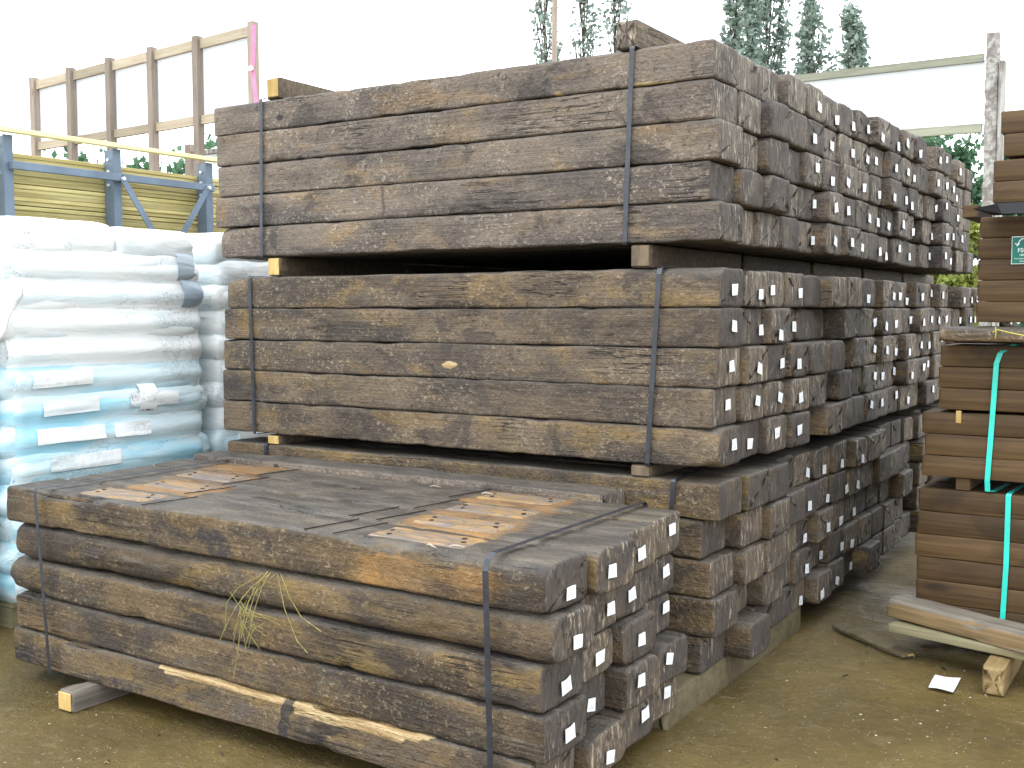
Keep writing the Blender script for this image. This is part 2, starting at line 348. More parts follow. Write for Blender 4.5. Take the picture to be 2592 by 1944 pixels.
class MB:
    def __init__(s): s.v = []; s.f = []
    def box(s, x0, x1, y0, y1, z0, z1, b=0.0):
        i = len(s.v)
        if b <= 0:
            s.v += [(x0, y0, z0), (x1, y0, z0), (x1, y1, z0), (x0, y1, z0), (x0, y0, z1), (x1, y0, z1), (x1, y1, z1), (x0, y1, z1)]
            s.f += [tuple(i+k for k in q) for q in ((0, 3, 2, 1), (4, 5, 6, 7), (0, 1, 5, 4), (1, 2, 6, 5), (2, 3, 7, 6), (3, 0, 4, 7))]
            return s
        # bevelled box: three nested shells as convex hull of 24 points
        P = []
        for sx in (0, 1):
            for sy in (0, 1):
                for sz in (0, 1):
                    X = (x0, x1)[sx]; Y = (y0, y1)[sy]; Z = (z0, z1)[sz]
                    dx = b if sx == 0 else -b; dy = b if sy == 0 else -b; dz = b if sz == 0 else -b
                    P += [(X, Y+dy, Z+dz), (X+dx, Y, Z+dz), (X+dx, Y+dy, Z)]
        s.v += P
        def c(sx, sy, sz, k): return i+((sx*2+sy)*2+sz)*3+k
        F = []
        F += [(c(0,0,0,0), c(0,0,1,0), c(0,1,1,0), c(0,1,0,0)), (c(1,0,0,0), c(1,1,0,0), c(1,1,1,0), c(1,0,1,0))]
        F += [(c(0,0,0,1), c(1,0,0,1), c(1,0,1,1), c(0,0,1,1)), (c(0,1,0,1), c(0,1,1,1), c(1,1,1,1), c(1,1,0,1))]
        F += [(c(0,0,0,2), c(0,1,0,2), c(1,1,0,2), c(1,0,0,2)), (c(0,0,1,2), c(1,0,1,2), c(1,1,1,2), c(0,1,1,2))]
        for a in (0, 1):
            for d in (0, 1):
                F.append((c(a,d,0,0), c(a,d,1,0), c(a,d,1,1), c(a,d,0,1)) if (a+d) % 2 else (c(a,d,0,0), c(a,d,0,1), c(a,d,1,1), c(a,d,1,0)))
                F.append((c(a,0,d,0), c(a,1,d,0), c(a,1,d,2), c(a,0,d,2)) if (a+d) % 2 == 0 else (c(a,0,d,0), c(a,0,d,2), c(a,1,d,2), c(a,1,d,0)))
                F.append((c(0,a,d,1), c(1,a,d,1), c(1,a,d,2), c(0,a,d,2)) if (a+d) % 2 else (c(0,a,d,1), c(0,a,d,2), c(1,a,d,2), c(1,a,d,1)))
        for a in (0, 1):
            for d in (0, 1):
                for e in (0, 1): F.append((c(a,d,e,0), c(a,d,e,1), c(a,d,e,2)) if (a+d+e) % 2 else (c(a,d,e,0), c(a,d,e,2), c(a,d,e,1)))
        s.f += F
        return s
    def tube(s, pts, r, n=6):
        i0 = len(s.v); pts = [Vector(p) for p in pts]; rr = r if isinstance(r, (list, tuple)) else [r]*len(pts)
        for k, p in enumerate(pts):
            d = (pts[min(k+1, len(pts)-1)]-pts[max(k-1, 0)]).normalized()
            a = d.orthogonal().normalized() if k == 0 else (a-d*a.dot(d)).normalized()
            b = d.cross(a)
            for j in range(n):
                t = 2*math.pi*j/n; s.v.append(tuple(p+(a*math.cos(t)+b*math.sin(t))*rr[k]))
        for k in range(len(pts)-1):
            for j in range(n):
                s.f.append((i0+k*n+j, i0+k*n+(j+1) % n, i0+(k+1)*n+(j+1) % n, i0+(k+1)*n+j))
        s.f.append(tuple(i0+j for j in range(n))[::-1]); s.f.append(tuple(i0+(len(pts)-1)*n+j for j in range(n)))
        return s
    def band(s, pts, wdir, w, t):
        """flat band along pts, width w along wdir, thickness t"""
        i0 = len(s.v); pts = [Vector(p) for p in pts]; W = Vector(wdir).normalized()
        for k, p in enumerate(pts):
            d = (pts[min(k+1, len(pts)-1)]-pts[max(k-1, 0)]).normalized(); nn = d.cross(W).normalized()
            for a, b in ((-.5, -.5), (.5, -.5), (.5, .5), (-.5, .5)): s.v.append(tuple(p+W*w*a+nn*t*b))
        for k in range(len(pts)-1):
            for j in range(4): s.f.append((i0+k*4+j, i0+k*4+(j+1) % 4, i0+(k+1)*4+(j+1) % 4, i0+(k+1)*4+j))
        s.f.append((i0+3, i0+2, i0+1, i0)); e = i0+(len(pts)-1)*4; s.f.append((e, e+1, e+2, e+3))
        return s
    def me(s, name, mat, smooth=False): return mesh(name, s.v, s.f, mat, smooth)
    def build(s, name, mat, parent=None, smooth=False, loc=(0, 0, 0), rot=(0, 0, 0)):
        return link(name, s.me(name, mat, smooth), parent, loc, rot)
def fixn(me):
    import bmesh
    b = bmesh.new(); b.from_mesh(me); bmesh.ops.recalc_face_normals(b, faces=b.faces); b.to_mesh(me); b.free()
def nz(x, y, z): return noise.noise(Vector((x, y, z)))
def fbm(x, y, z, o=3):
    a = 1; s = 0; t = 0
    for _ in range(o):
        s += a*nz(x, y, z); t += a; a *= .5; x *= 2.03; y *= 2.03; z *= 2.03
    return s/t

# ------------------------------------------------------------------ sleeper mesh
def sleeper_mesh(name, L=2.6, Wd=.246, H=.1445, rad=(.014, .014, .014, .014), nl=34, ns=5, nc=3, amp=.0035, seed=0, mat=None,
                 chunk=0.0, bow=0.0, marks=None, radf=None, endcut=0.0):
    """origin under the middle of the right-hand end; body runs to -x.  rad: front-bottom, back-bottom, back-top, front-top"""
    V = []; MK = []
    hw = Wd/2
    so_ = seed*13.7
    xs = [0.0, -.004, -.012]
    inn = [(i+1)*(L-.03)/nl for i in range(nl)]
    xs += [-.012-q for q in inn[:-1]] + [-L+.012, -L+.004, -L]
    insets = {0: .0085, 1: .002, len(xs)-2: .002, len(xs)-1: .0075}
    corners = [(-1, -1), (1, -1), (1, 1), (-1, 1)]
    npnt = None
    for li, x in enumerate(xs):
        ring = []
        ins = insets.get(li, 0)
        rl = []
        for k in range(4):
            r = rad[k]*(1+.55*nz(x*1.7+so_, k*5.1, 2.2))
            if radf: r = radf(k, x, r)
            r = min(max(r, .004), .085 if k in (0, 1) or True else .07); r = min(r, H*.47)
            rl.append(r)
        for k in range(4):
            sy, sz = corners[k]; r = rl[k]
            cy = sy*(hw-r); cz = H/2+sz*(H/2-r)
            a0 = {0: math.pi, 1: 1.5*math.pi, 2: 0, 3: .5*math.pi}[k]
            for j in range(nc+1):
                t = a0+j/nc*math.pi/2
                ring.append((cy+r*math.cos(t), cz+r*math.sin(t), math.cos(t), math.sin(t), 1))
            k2 = (k+1) % 4; sy2, sz2 = corners[k2]; r_2 = rl[k2]
            t = a0+math.pi/2
            p0 = (cy+r*math.cos(t), cz+r*math.sin(t)); p1 = (sy2*(hw-r_2)+r_2*math.cos(t), H/2+sz2*(H/2-r_2)+r_2*math.sin(t))
            m = ns if k in (0, 2) else max(2, ns*2//3)
            for j in range(1, m):
                q = j/m; ring.append((p0[0]+(p1[0]-p0[0])*q, p0[1]+(p1[1]-p0[1])*q, math.cos(t), math.sin(t), 0))
        npnt = len(ring)
        zb = bow*math.sin(math.pi*min(1, -x/L))
        for (y, z, ny, nz_, cn) in ring:
            d = amp*1.6*fbm(x*3.1+so_, y*9+so_, z*9, 3)-amp*.3
            if cn: d -= max(0, fbm(x*7+so_, y*14, z*14+seed, 2)-.12)*amp*5
            if chunk and nz_ > .3:
                c = fbm(x*2.3+so_+9, y*5, 3.3, 3)
                if y < 0 and cn: d -= max(0, c-.05)*chunk
            V.append((x, y+ny*(d-ins), z+nz_*(d-ins)+zb))
            MK.append(marks(x, y, z, ny, nz_) if marks else (0, 0, 0))
    F = []
    nL = len(xs)
    for i in range(nL-1):
        for j in range(npnt):
            F.append((i*npnt+j, i*npnt+(j+1) % npnt, (i+1)*npnt+(j+1) % npnt, (i+1)*npnt+j))
    # end caps as shrinking rings
    for side in (0, 1):
        base = 0 if side == 0 else (nL-1)*npnt
        x0 = xs[0] if side == 0 else xs[-1]; sg = 1 if side == 0 else -1
        prev = base
        cy = sum(V[base+j][1] for j in range(npnt))/npnt; cz = sum(V[base+j][2] for j in range(npnt))/npnt
        for s_ in (.86, .66, .44, .2):
            st = len(V)
            for j in range(npnt):
                px, py, pz = V[base+j]
                y = cy+(py-cy)*s_; z = cz+(pz-cz)*s_
                dx = .009*fbm(y*38+so_, z*9+seed, 1.1, 3)+.004*(1-s_)*.5
                V.append((x0+sg*dx, y, z)); MK.append((0, 0, 0))
            for j in range(npnt):
                a, b, c_, d_ = prev+j, prev+(j+1) % npnt, st+(j+1) % npnt, st+j
                F.append((a, d_, c_, b) if side == 0 else (a, b, c_, d_))
            prev = st
        V.append((x0+sg*.002, cy, cz)); MK.append((0, 0, 0)); ci = len(V)-1
        for j in range(npnt):
            F.append((prev+j, ci, prev+(j+1) % npnt) if side == 0 else (prev+j, prev+(j+1) % npnt, ci))
    me = mesh(name, V, F, mat or MS, True)
    fixn(me)
    if marks:
        a = me.attributes.new('mark', 'FLOAT_VECTOR', 'POINT'); a.data.foreach_set('vector', [q for m_ in MK for q in m_])
    return me

# ------------------------------------------------------------------ white tags
def tag_mesh(k):
    random.seed(500+k)
    b = MB(); w_, h_ = .0265*random.uniform(.88, 1.06), .0205*random.uniform(.92, 1.06); sk = random.uniform(-.004, .004)
    i = len(b.v); t = .0012
    n = 4
    for s in (-1, 1):
        for a in range(n+1):
            for c in range(n+1):
                y = (a/n*2-1)*w_; z = (c/n*2-1)*h_+sk*(a/n*2-1)
                b.v.append((s*t*.5+.0025*math.sin(a*1.1+k)*(c/n), y, z))
    q = (n+1)**2
    for a in range(n):
        for c in range(n):
            p = a*(n+1)+c
            b.f.append((p, p+n+1, p+n+2, p+1)[::-1]); b.f.append((q+p, q+p+n+1, q+p+n+2, q+p+1))
    edge = [a*(n+1) for a in range(n+1)]+[n*(n+1)+c for c in range(1, n+1)]+[a*(n+1)+n for a in range(n-1, -1, -1)]+[c for c in range(n-1, 0, -1)]
    for a in range(len(edge)):
        e0, e1 = edge[a], edge[(a+1) % len(edge)]; b.f.append((e0, e1, q+e1, q+e0))
    m = b.me('tag', M_TAG); fixn(m); return m
TAGS = [tag_mesh(k) for k in range(5)]

# ------------------------------------------------------------------ the stacked sleepers
PITCH = .2525
TABLE = {
'T1': {4:(.016,-.014),5:(.021,-.026),6:(.03,-.021),7:(.033,-.006),8:(.041,-.036),9:(.064,-.036),10:(.053,-.005),11:(.06,-.038),13:(.066,-.013),14:(.059,.015),15:(.047,.003),16:(.044,-.008),0:(-.017,),1:(-.031,),2:(-.031,),3:(.007,)},
'T2': {4:(-.005,-.014),5:(-.001,-.005),6:(.027,-.003),7:(.032,-.006),8:(.009,-.002),9:(.052,-.012),10:(.058,-.006),11:(.034,-.022),13:(.057,-.004),14:(.068,.011),15:(.06,.009),16:(.045,-.015),0:(-.02,),1:(-.013,),2:(.03,),3:(.012,)},
'T3': {4:(.01,.012),5:(.006,-.026),6:(.005,-.015),7:(.019,-.011),8:(.03,-.022),9:(.045,-.025),10:(.053,-.009),11:(.02,-.03),13:(.061,.004),14:(.064,.023),16:(.056,-.003),0:(.006,),1:(-.026,),2:(.016,),3:(-.016,)},
'T4': {4:(0,.005),5:(.025,-.004),6:(.013,.002),7:(.05,-.009),8:(.027,-.014),9:(.018,-.023),10:(.039,-.003),11:(.036,-.024),13:(.041,-.02),14:(.076,-.017),15:(.067,.002),16:(.075,-.001),0:(-.029,),1:(.001,),2:(.025,),3:(-.023,)},
'T5': {4:(-.003,-.011),5:(.024,-.01),6:(.033,-.006),7:(.015,-.015),8:(.047,-.021),9:(.009,-.037),10:(.02,.013),11:(.019,-.018),13:(.037,.004),14:(.059,.009),15:(.051,-.013),0:(.011,),1:(-.04,),2:(-.018,),3:(-.012,)},
'M1': {0:(.015,-.007),1:(.026,-.021),2:(-.013,-.003),3:(.023,-.011),7:(.05,-.028),9:(.056,-.009),10:(.03,-.009),11:(.014,-.039),12:(.043,-.009),13:(.045,.015),14:(.053,.005),17:(.041,-.021),18:(.061,-.017),19:(.047,-.012),4:(.01,),5:(.06,),6:(.065,)},
'M2': {0:(.015,.006),1:(.029,-.013),2:(.024,-.04),3:(.001,-.008),8:(.022,-.003),9:(.015,-.023),10:(.011,-.015),11:(.034,.003),12:(.047,-.009),13:(.046,.005),14:(.049,-.004),15:(.036,.001),17:(.039,-.012),18:(.051,-.008),19:(.051,-.01),4:(-.02,),5:(-.05,),6:(.05,)},
'M3': {0:(.006,.005),1:(.027,-.013),2:(.033,-.006),3:(.023,-.014),8:(.022,.007),9:(.026,-.003),10:(.012,-.022),11:(.031,-.028),12:(.052,0),13:(.036,-.007),14:(.067,.027),4:(.05,),5:(.055,),6:(-.06,),7:(.03,)},
'M4': {0:(-.008,.008),1:(.02,.006),2:(.026,.002),3:(.032,-.01),8:(.027,.013),9:(.005,-.001),10:(.017,.011),11:(.048,-.014),12:(.06,.017),13:(.029,.024),4:(.04,),5:(-.02,),6:(.03,),7:(.0,)},
'M5': {0:(.02,.008),1:(-.012,-.015),2:(.015,.009),3:(.029,.002),8:(.012,.019),9:(.004,.009),10:(.022,.028),11:(.029,-.016),13:(.065,.02),4:(-.04,),5:(.05,),6:(.03,),7:(.02,)},
'L1': {4:(-.011,-.02),5:(-.01,-.03),6:(.003,-.03),7:(.037,-.03),0:(.021,),1:(.04,),2:(.041,),3:(-.024,)},
'L2': {4:(.001,-.015),5:(.008,-.03),6:(.031,-.02),7:(.017,-.02),0:(-.046,),1:(.015,),2:(.051,)},
'L3': {4:(-.02,-.03),5:(.016,-.01),6:(.003,-.03),7:(.004,-.03),0:(-.01,),1:(.03,)},
'L4': {4:(-.007,-.02),5:(-.018,-.02),6:(.009,-.02),7:(-.008,-.03)},
'L5': {4:(-.034,-.03),5:(-.009,-.02),6:(-.012,-.02),7:(-.015,-.02)},
'F1': {0:(.014,-.027),1:(.018,-.001),2:(-.003,-.007),3:(-.013,.02)},
'F2': {0:(.037,-.023),1:(.012,-.005),2:(-.038,.003),3:(-.033,.015)},
'F3': {0:(0,-.015),1:(-.023,-.007),2:(-.001,-.001),3:(-.033,.02)},
'F4': {0:(.013,-.01),1:(-.056,-.02),2:(-.001,.017),3:(-.016,.02)},
'F5': {0:(-.03,),1:(.013,-.02),2:(.013,.018),3:(-.025,.02)},
}
TOPZ = {'T': 2.683, 'M': 1.842, 'L': 1.035, 'F': .968}
LAY = {'T': .1489, 'M': .1512, 'L': .149, 'F': .144}
NCOL = {'T': 19, 'M': 20, 'L': 20, 'F': 4}
TNAME = {'T': 'upper tier', 'M': 'middle tier', 'L': 'lower tier', 'F': 'low front stack'}
GRP = {'T': 'sleepers of the upper tier', 'M': 'sleepers of the middle tier', 'L': 'sleepers of the lower tier', 'F': 'sleepers of the low front stack'}
ROWN = ['top', 'second', 'third', 'fourth', 'bottom']

variants = []
for k in range(26):
    random.seed(100+k)
    big = random.random() < .25
    rad = tuple(random.uniform(.006, .016) if not big else random.uniform(.012, .045) for _ in range(4))
    if not big and random.random() < .3: rad = rad[:2]+(random.uniform(.03, .06),)+rad[3:]
    elif not big and random.random() < .3: rad = rad[:3]+(random.uniform(.03, .06),)
    variants.append(sleeper_mesh('railway_sleeper', rad=rad, seed=k+3, amp=random.uniform(.003, .0055), Wd=random.uniform(.238, .251), H=random.uniform(.140, .1465), nl=22))

# individually shaped ones (front faces and the top of the low stack)
FRONTX = {'T': [(-2.617, 'T1'), (-2.60, ), (-2.617,), (-2.605,), (-2.61,)],}
LEFT = {('T', 0): -2.617, ('T', 1): -2.598, ('T', 2): -2.616, ('T', 3): -2.605, ('T', 4): -2.61,
        ('M', 0): -2.575, ('M', 1): -2.60, ('M', 2): -2.60, ('M', 3): -2.597, ('M', 4): -2.625,
        ('F', 0): -2.60, ('F', 1): -2.57, ('F', 2): -2.575, ('F', 3): -2.555, ('F', 4): -2.53}
def mk_front(tier, row):
    s = 40+'TMLF'.index(tier)*7+row
    rnd = random.Random(s)
    ra = (.012, .012, .012, .014); radf = None; amp = .0035; chunk = .0; marks = None; H = .1445; mat = MS; ns = 8; bow = 0
    if tier in 'TM':
        H = .1455
        if tier == 'T' and row == 4: radf = lambda k, x, r: r if k != 3 else r+.05*max(0, 1-abs(x+2.6)/.10)
        if tier == 'M' and row == 0: radf = lambda k, x, r: (r+.055*max(0, 1-abs(x)/.45)+.05*max(0, 1-abs(x+2.6)/.2)) if k == 3 else r
        if tier == 'M' and row == 4: radf = lambda k, x, r: r+.035*max(0, 1-abs(x)/.16)
        if tier == 'T' and row == 0:
            H = .140
            def marks(x, y, z, ny, nz_):
                f = .0
                if y < 0 and z < .04: f = max(0, .62-abs(x+.29)*2.2-z*9+.35*nz(x*20, 0, 0), .75-abs(x+.66)*12-z*8)
                return (0, f, .6*max(0, 1-abs(x+.72)/.07) if z < .08 and y < 0 else 0)
        if tier == 'M' and row == 2:
            def marks(x, y, z, ny, nz_):
                d = ((x+1.22)/.045)**2+((z-.055)/.019)**2
                return (0, max(0, 1.15-d*.75) if y < 0 else 0, .6*max(0, 1-abs(d-2.2)/1.4) if y < 0 and x > -1.25 else 0)
        if tier == 'T' and row == 1:
            marks = lambda x, y, z, ny, nz_: (max(0, min(1, (x+1.25)*2, (-.3-x)*2))*.38 if y < 0 else 0, 0, 0)
    if tier == 'L': mat = MSW
    if tier == 'M': mat = MSM
    if tier == 'F':
        mat = MSW; amp = .005; H = .141
        if row == 0:
            H = .146; ra = (.016, .014, .012, .020); chunk = .10
            radf = lambda k, x, r: (r+.062*max(0, 1-abs(x+.0)/.75)) if k == 3 else r
            marks = lambda x, y, z, ny, nz_: (.5*max(0, min(1, (x+.9)*4, (-x-.02)*6)) if (y < 0 and z < .11) else 0, 0,
                     (max(0, min(1, .25+2.2*nz(x*5, z*8, 1)))*max(0, min(1, (x+1.75)*4, (-1.05-x)*4))*.7 if (z < .13 and y < 0) else 0) if ny < -.4 else (.25 if -1.9 < x < -.8 else 0))
        elif row == 1: ra = (.05, .03, .03, .055); radf = lambda k, x, r: r*1.0
        elif row == 2: ra = (.02, .02, .02, .03); radf = lambda k, x, r: r+.055*max(0, 1-abs(x+2.6)/.28) if k in (0, 3) else r+(.04*max(0, 1-abs(x)/.25) if k == 0 else 0)
        elif row == 3: ra = (.014, .014, .014, .02)
        elif row == 4:
            chunk = .16
            def marks(x, y, z, ny, nz_):
                f = 0
                if y < -.02 and -1.62 < x < -.36:
                    dep = .014+.012*max(0, 1-abs(x+1.2)/.4) if x < -.93 else .045*max(0, min(1, (-.36-x)/.16))*min(1, (x+1.0)/.08 if x > -1.0 else 0)
                    if z > .141-dep-.01*nz(x*9, 0, 0): f = 1
                dk = .7 if (abs(x+.96+.3*(.14-z)) < .028 and y < 0) else (max(0, min(.55, 1.6*nz(x*3, z*5, 4)))*max(0, min(1, (.075-z)*25)) if (y < 0) else 0)
                return (0, f, dk)
    L = (0) - LEFT.get((tier, row), -2.6)
    return sleeper_mesh('railway_sleeper', L=L, rad=ra, nl=150, ns=ns+2, nc=4, amp=amp, seed=s, mat=mat, chunk=chunk, radf=radf, marks=marks, H=H, bow=bow, Wd=.248)

SLP = {}
def add_sleeper(tier, row, c, rnd):
    t = TABLE.get(tier+str(row+1), {}).get(c)
    y0 = (-1.256 if tier == 'F' else 0)+PITCH*(c+.5)
    tz = TOPZ[tier]-(0.012 if tier == 'L' and c > 3 else 0)
    zb = tz-LAY[tier]*(row+1)
    tagged = t is not None and len(t) == 2
    if t: xe = t[0]
    else:
        xe = rnd.uniform(-.035, .06)
        if rnd.random() < .14: xe -= .06
    if tier == 'T' and c in (17, 18): xe = rnd.uniform(0, .05)
    dyt = 0
    if tagged and c > 0:
        r = rnd.uniform(-.032, .028); xe += r
        dyt = -r*(y0+3.89)/1.58
    if c == 0: me = mk_front(tier, row)
    elif tier == 'F':
        ra = tuple(rnd.uniform(.014, .03) if rnd.random() < .5 else rnd.uniform(.03, .055) for _ in range(4))
        if row == 0: ra = (.02, .02, .012, .012) if c != 1 else (.03, .03, .012, .03)
        if (row, c) == (4, 1): ra = (.05, .05, .06, .06)
        sc = ((-.71, -.37), (-.755, -.415), (-.80, -.46))[c-1]; sl_ = ((-2.13, -1.79), (-2.22, -1.88), (-2.3, -1.98))[c-1]
        def mk2(x, y, z, ny, nz_):
            X = x+xe; v = 0
            for a, b in (sc, sl_):
                if nz_ > .5: v = max(v, max(0, min(1, (X-a+.12)/.10, (b+.12-X)/.10)))
            return (.50*v, 0, 0)
        me = sleeper_mesh('railway_sleeper', rad=ra, nl=110 if row == 0 else 24, ns=9, nc=4, amp=.005, seed=200+row*4+c, mat=MSW,
                          chunk=.04 if row == 0 else 0, H=.141 if row else .145, Wd=.246, marks=mk2 if row == 0 else None)
    else: me = rnd.choice(variants)
    yaw_ = rnd.uniform(-.002, .002)
    o = link('railway_sleeper', me, None, (xe, y0+(0 if c == 0 else rnd.uniform(-.004, .004)), zb+.001),
             (rnd.uniform(-.012, .012) if c else 0, 0, 0))
    if tier == 'F': o.rotation_euler[2] = -.022
    o.scale[2] = {'T': 1.022, 'M': 1.045, 'L': 1.025, 'F': 1.0}[tier]
    if tier in 'LM' and c > 0: o.material_slots[0].link = 'OBJECT'; o.material_slots[0].material = MSW if tier == 'L' else MSM
    if tier == 'M' and row == 4 and c == 0: o.location[1] -= .0
    wd = 'with white tag' if tagged else 'without tag'
    adj = 'weathered' if tier != 'F' else 'damp'
    if c == 0: lab = f"{adj} sleeper {wd}, nearest one in {ROWN[row]} row of {TNAME[tier]}"
    elif tier == 'F': lab = f"{adj} sleeper {wd}, {ORD[c]} from the front in {ROWN[row]} row of {TNAME[tier]}"
    else: lab = f"weathered sleeper {wd}, {ORD[c]} from the near corner, {ROWN[row]} row, {TNAME[tier]}"
    tag(o, lab, 'railway sleeper', GRP[tier])
    if tagged:
        k = link('tag', TAGS[rnd.randrange(5)], o)
        dz = max(-.035, min(.035, t[1]))
        k.location = (.0115, max(-.085, min(.085, dyt)), .0722+dz)
        k.rotation_euler = (rnd.uniform(-.16, .16), 0, 0)
    SLP[tier, row, c] = o
    return o
rnd = random.Random(5)
for tier in 'TMLF':
    for row in range(5):
        for c in range(NCOL[tier]):
            if tier == 'L' and c > 14 and row > 1: continue
            add_sleeper(tier, row, c, rnd)

# rust coloured scars where the rail chairs sat, with bolt holes
def scar(parent, x0, x1, y0, y1, z, seed):
    rn = random.Random(seed); nx, ny = 26, 12; v = []; f = []
    L_ = parent.location
    for i in range(nx+1):
        for j in range(ny+1):
            x = x0+(x1-x0)*i/nx; y = y0+(y1-y0)*j/ny
            e = .007
            if i in (0, nx): x += e*nz(y*22, seed, 0)
            if j in (0, ny): y += e*nz(x*14, seed, 5)
            v.append((x-L_[0], y-L_[1], z-L_[2]+.0030*nz(x*24, y*24, seed)-(.010 if i in (0, nx) or j in (0, ny) else 0)))
    for i in range(nx):
        for j in range(ny):
            a = i*(ny+1)+j; f.append((a, a+ny+1, a+ny+2, a+1))
    o = link('chair_scar', mesh('chair_scar', v, f, M_SCAR, True), parent)
    cx, cy = (x0+x1)/2, (y0+y1)/2
    for sx, sy in ((-1, .3), (-.82, -.62), (1, -.2), (.8, .66)):
        hx = cx+sx*(x1-x0)*.40-L_[0]; hy = cy+sy*(y1-y0)*.36-L_[1]
        m = MB(); m.tube([(0, 0, -.02), (0, 0, .0022)], .0085, 9)
        m.build('bolt_hole', M_RUST, o, loc=(hx, hy, z-L_[2]))
    return o
def groove(c, xa, seed):
    p = SLP['F', 0, c]; L_ = p.location; y = L_.y; m = MB(); pts = []
    for i in range(9): pts.append((xa+.03*(i/8-.5)+.004*nz(i*.9, seed, 1)-L_.x, y-.118+.236*i/8-L_.y, .9728-L_.z))
    m.band(pts, (1, 0, 0), .0045, .003); g_ = m.build('saw_groove', M_RUST, p); fixn(g_.data)
for c in range(4):
    groove(c, -.775-.03*c, c); groove(c, -1.72-.06*c, c+5)
    if c < 2: groove(c, -.90-.03*c, c+9)
for c, xr, xl in ((0, (-.695, -.315), (-2.18, -1.80)), (1, (-.71, -.37), (-2.13, -1.79)), (2, (-.755, -.415), (-2.22, -1.88)), (3, (-.80, -.46), (-2.3, -1.98))):
    p = SLP['F', 0, c]; y = p.location[1]
    if c < 3: scar(p, xl[0], xl[1], y-.068, y+.078, .9742, 20+c)
    scar(p, xr[0], xr[1], y-.072, y+.080, .9742, 30+c)

# ------------------------------------------------------------------ bearers between the tiers
def bearer(x, y0, y1, z0, z1, w, lab, grp, cut=None, mat=None, name='bearer', seed=0):
    me = sleeper_mesh(name, L=y1-y0, Wd=w, H=z1-z0, rad=(.006, .006, .007, .007), nl=20, ns=4, nc=2, amp=.0028, seed=300+seed, mat=mat or M_BEAR)
    o = link(name, me, None, (x, y0, z0), (0, 0, -math.pi/2))
    tag(o, lab, 'bearer', grp)
    if cut:
        m = MB(); m.box(.001, .0075, -w/2+.006, w/2-.006, .007, z1-z0-.006, .003)
        c = m.build('sawn_end', cut, o); c['label'] = 'fresh yellow sawn end' if cut == M_CUT else 'brown sawn end'
    return o
g1 = 'timber bearers laid across the sleeper tiers'
for bi in range(5):
    ya, yb = bi*1.01+.02, bi*1.01+.97
    for (zl, zh, nm) in ((TOPZ['M']+.002, 1.936, 'upper and middle'), (TOPZ['L']-.004, 1.083, 'middle and lower')):
        if nm.startswith('middle') and bi > 3: continue
        for sx, w, side in ((-2.245 if nm[0] == 'u' else -2.265, .082, 'left'), (-.312 if nm[0] == 'u' else -.307, .088, 'right')):
            lab = f"short timber bearer between {nm} tiers, {side} one of the {ORD[bi]} bundle"
            bearer(sx, ya-.01, yb, zl, zh, w, lab, g1, M_CUT if (bi == 0 and side == 'left') else M_BRC if bi == 0 else None, seed=bi*4+(w > .085)*2+(nm[0] == 'u'))
bearer(-2.245, .02, .72, TOPZ['T']+.001, 2.783, .084, 'rough bearer with yellow cut end lying on top of the stack at left', 'loose bearers on top of the stack', M_CUT, seed=60)
bearer(-.385, .02, .62, TOPZ['T']+.001, 2.795, .090, 'brown square bearer lying on top of the stack near its right end', 'loose bearers on top of the stack', None, MSM, seed=61)
# under the lower tier and the front stack
bearer(-2.3, .0, 3.7, GZ-.01, .289, .10, 'muddy ground bearer under the left of the lower tier', 'ground bearers', None, M_MUDW, seed=62)
bearer(-.115, -.27, 1.25, GZ-.02, .289, .12, 'mud coated ground bearer sticking out under the lower tier ends', 'ground bearers', None, M_MUDW, seed=63)
bearer(-.42, 1.3, 3.7, GZ-.02, .289, .12, 'muddy ground bearer set back under the far lower tier', 'ground bearers', None, M_BEAR, seed=68)
bearer(-2.065, -1.315, -.27, GZ-.005, .247, .085, 'broken block with orange cut end under front stack at left', 'ground bearers', M_CUT, M_SLAB, seed=64)
bearer(-.45, -1.2, -.27, GZ-.005, .247, .085, 'ground bearer hidden below the right of the front stack', 'ground bearers', None, M_MUDW, seed=65)
# a spare sleeper beyond the front stack, at left
sp = link('railway_sleeper', variants[3], None, (-.30, -.115, .835)); sp.scale = (.85, .9, 1)
sp.location = (-.36, -.118, .850); tag(sp, 'dark sleeper lying behind the front stack against the lower tier', 'railway sleeper')
sp2 = link('railway_sleeper', variants[5], None, (-.36, -.12, .16+.03)); sp2.scale = (.85, .9, 4.4)
bpy.data.objects.remove(sp2)
for k in range(4):
    q = link('railway_sleeper', variants[7+k], None, (-.36-.01*k, -.118, .850-.1465*(k+1))); q.scale = (.85, .9, 1)
    tag(q, f'dark sleeper wedged behind the front stack, {ORD[k]} one below the uppermost', 'railway sleeper', 'sleepers wedged behind the front stack')

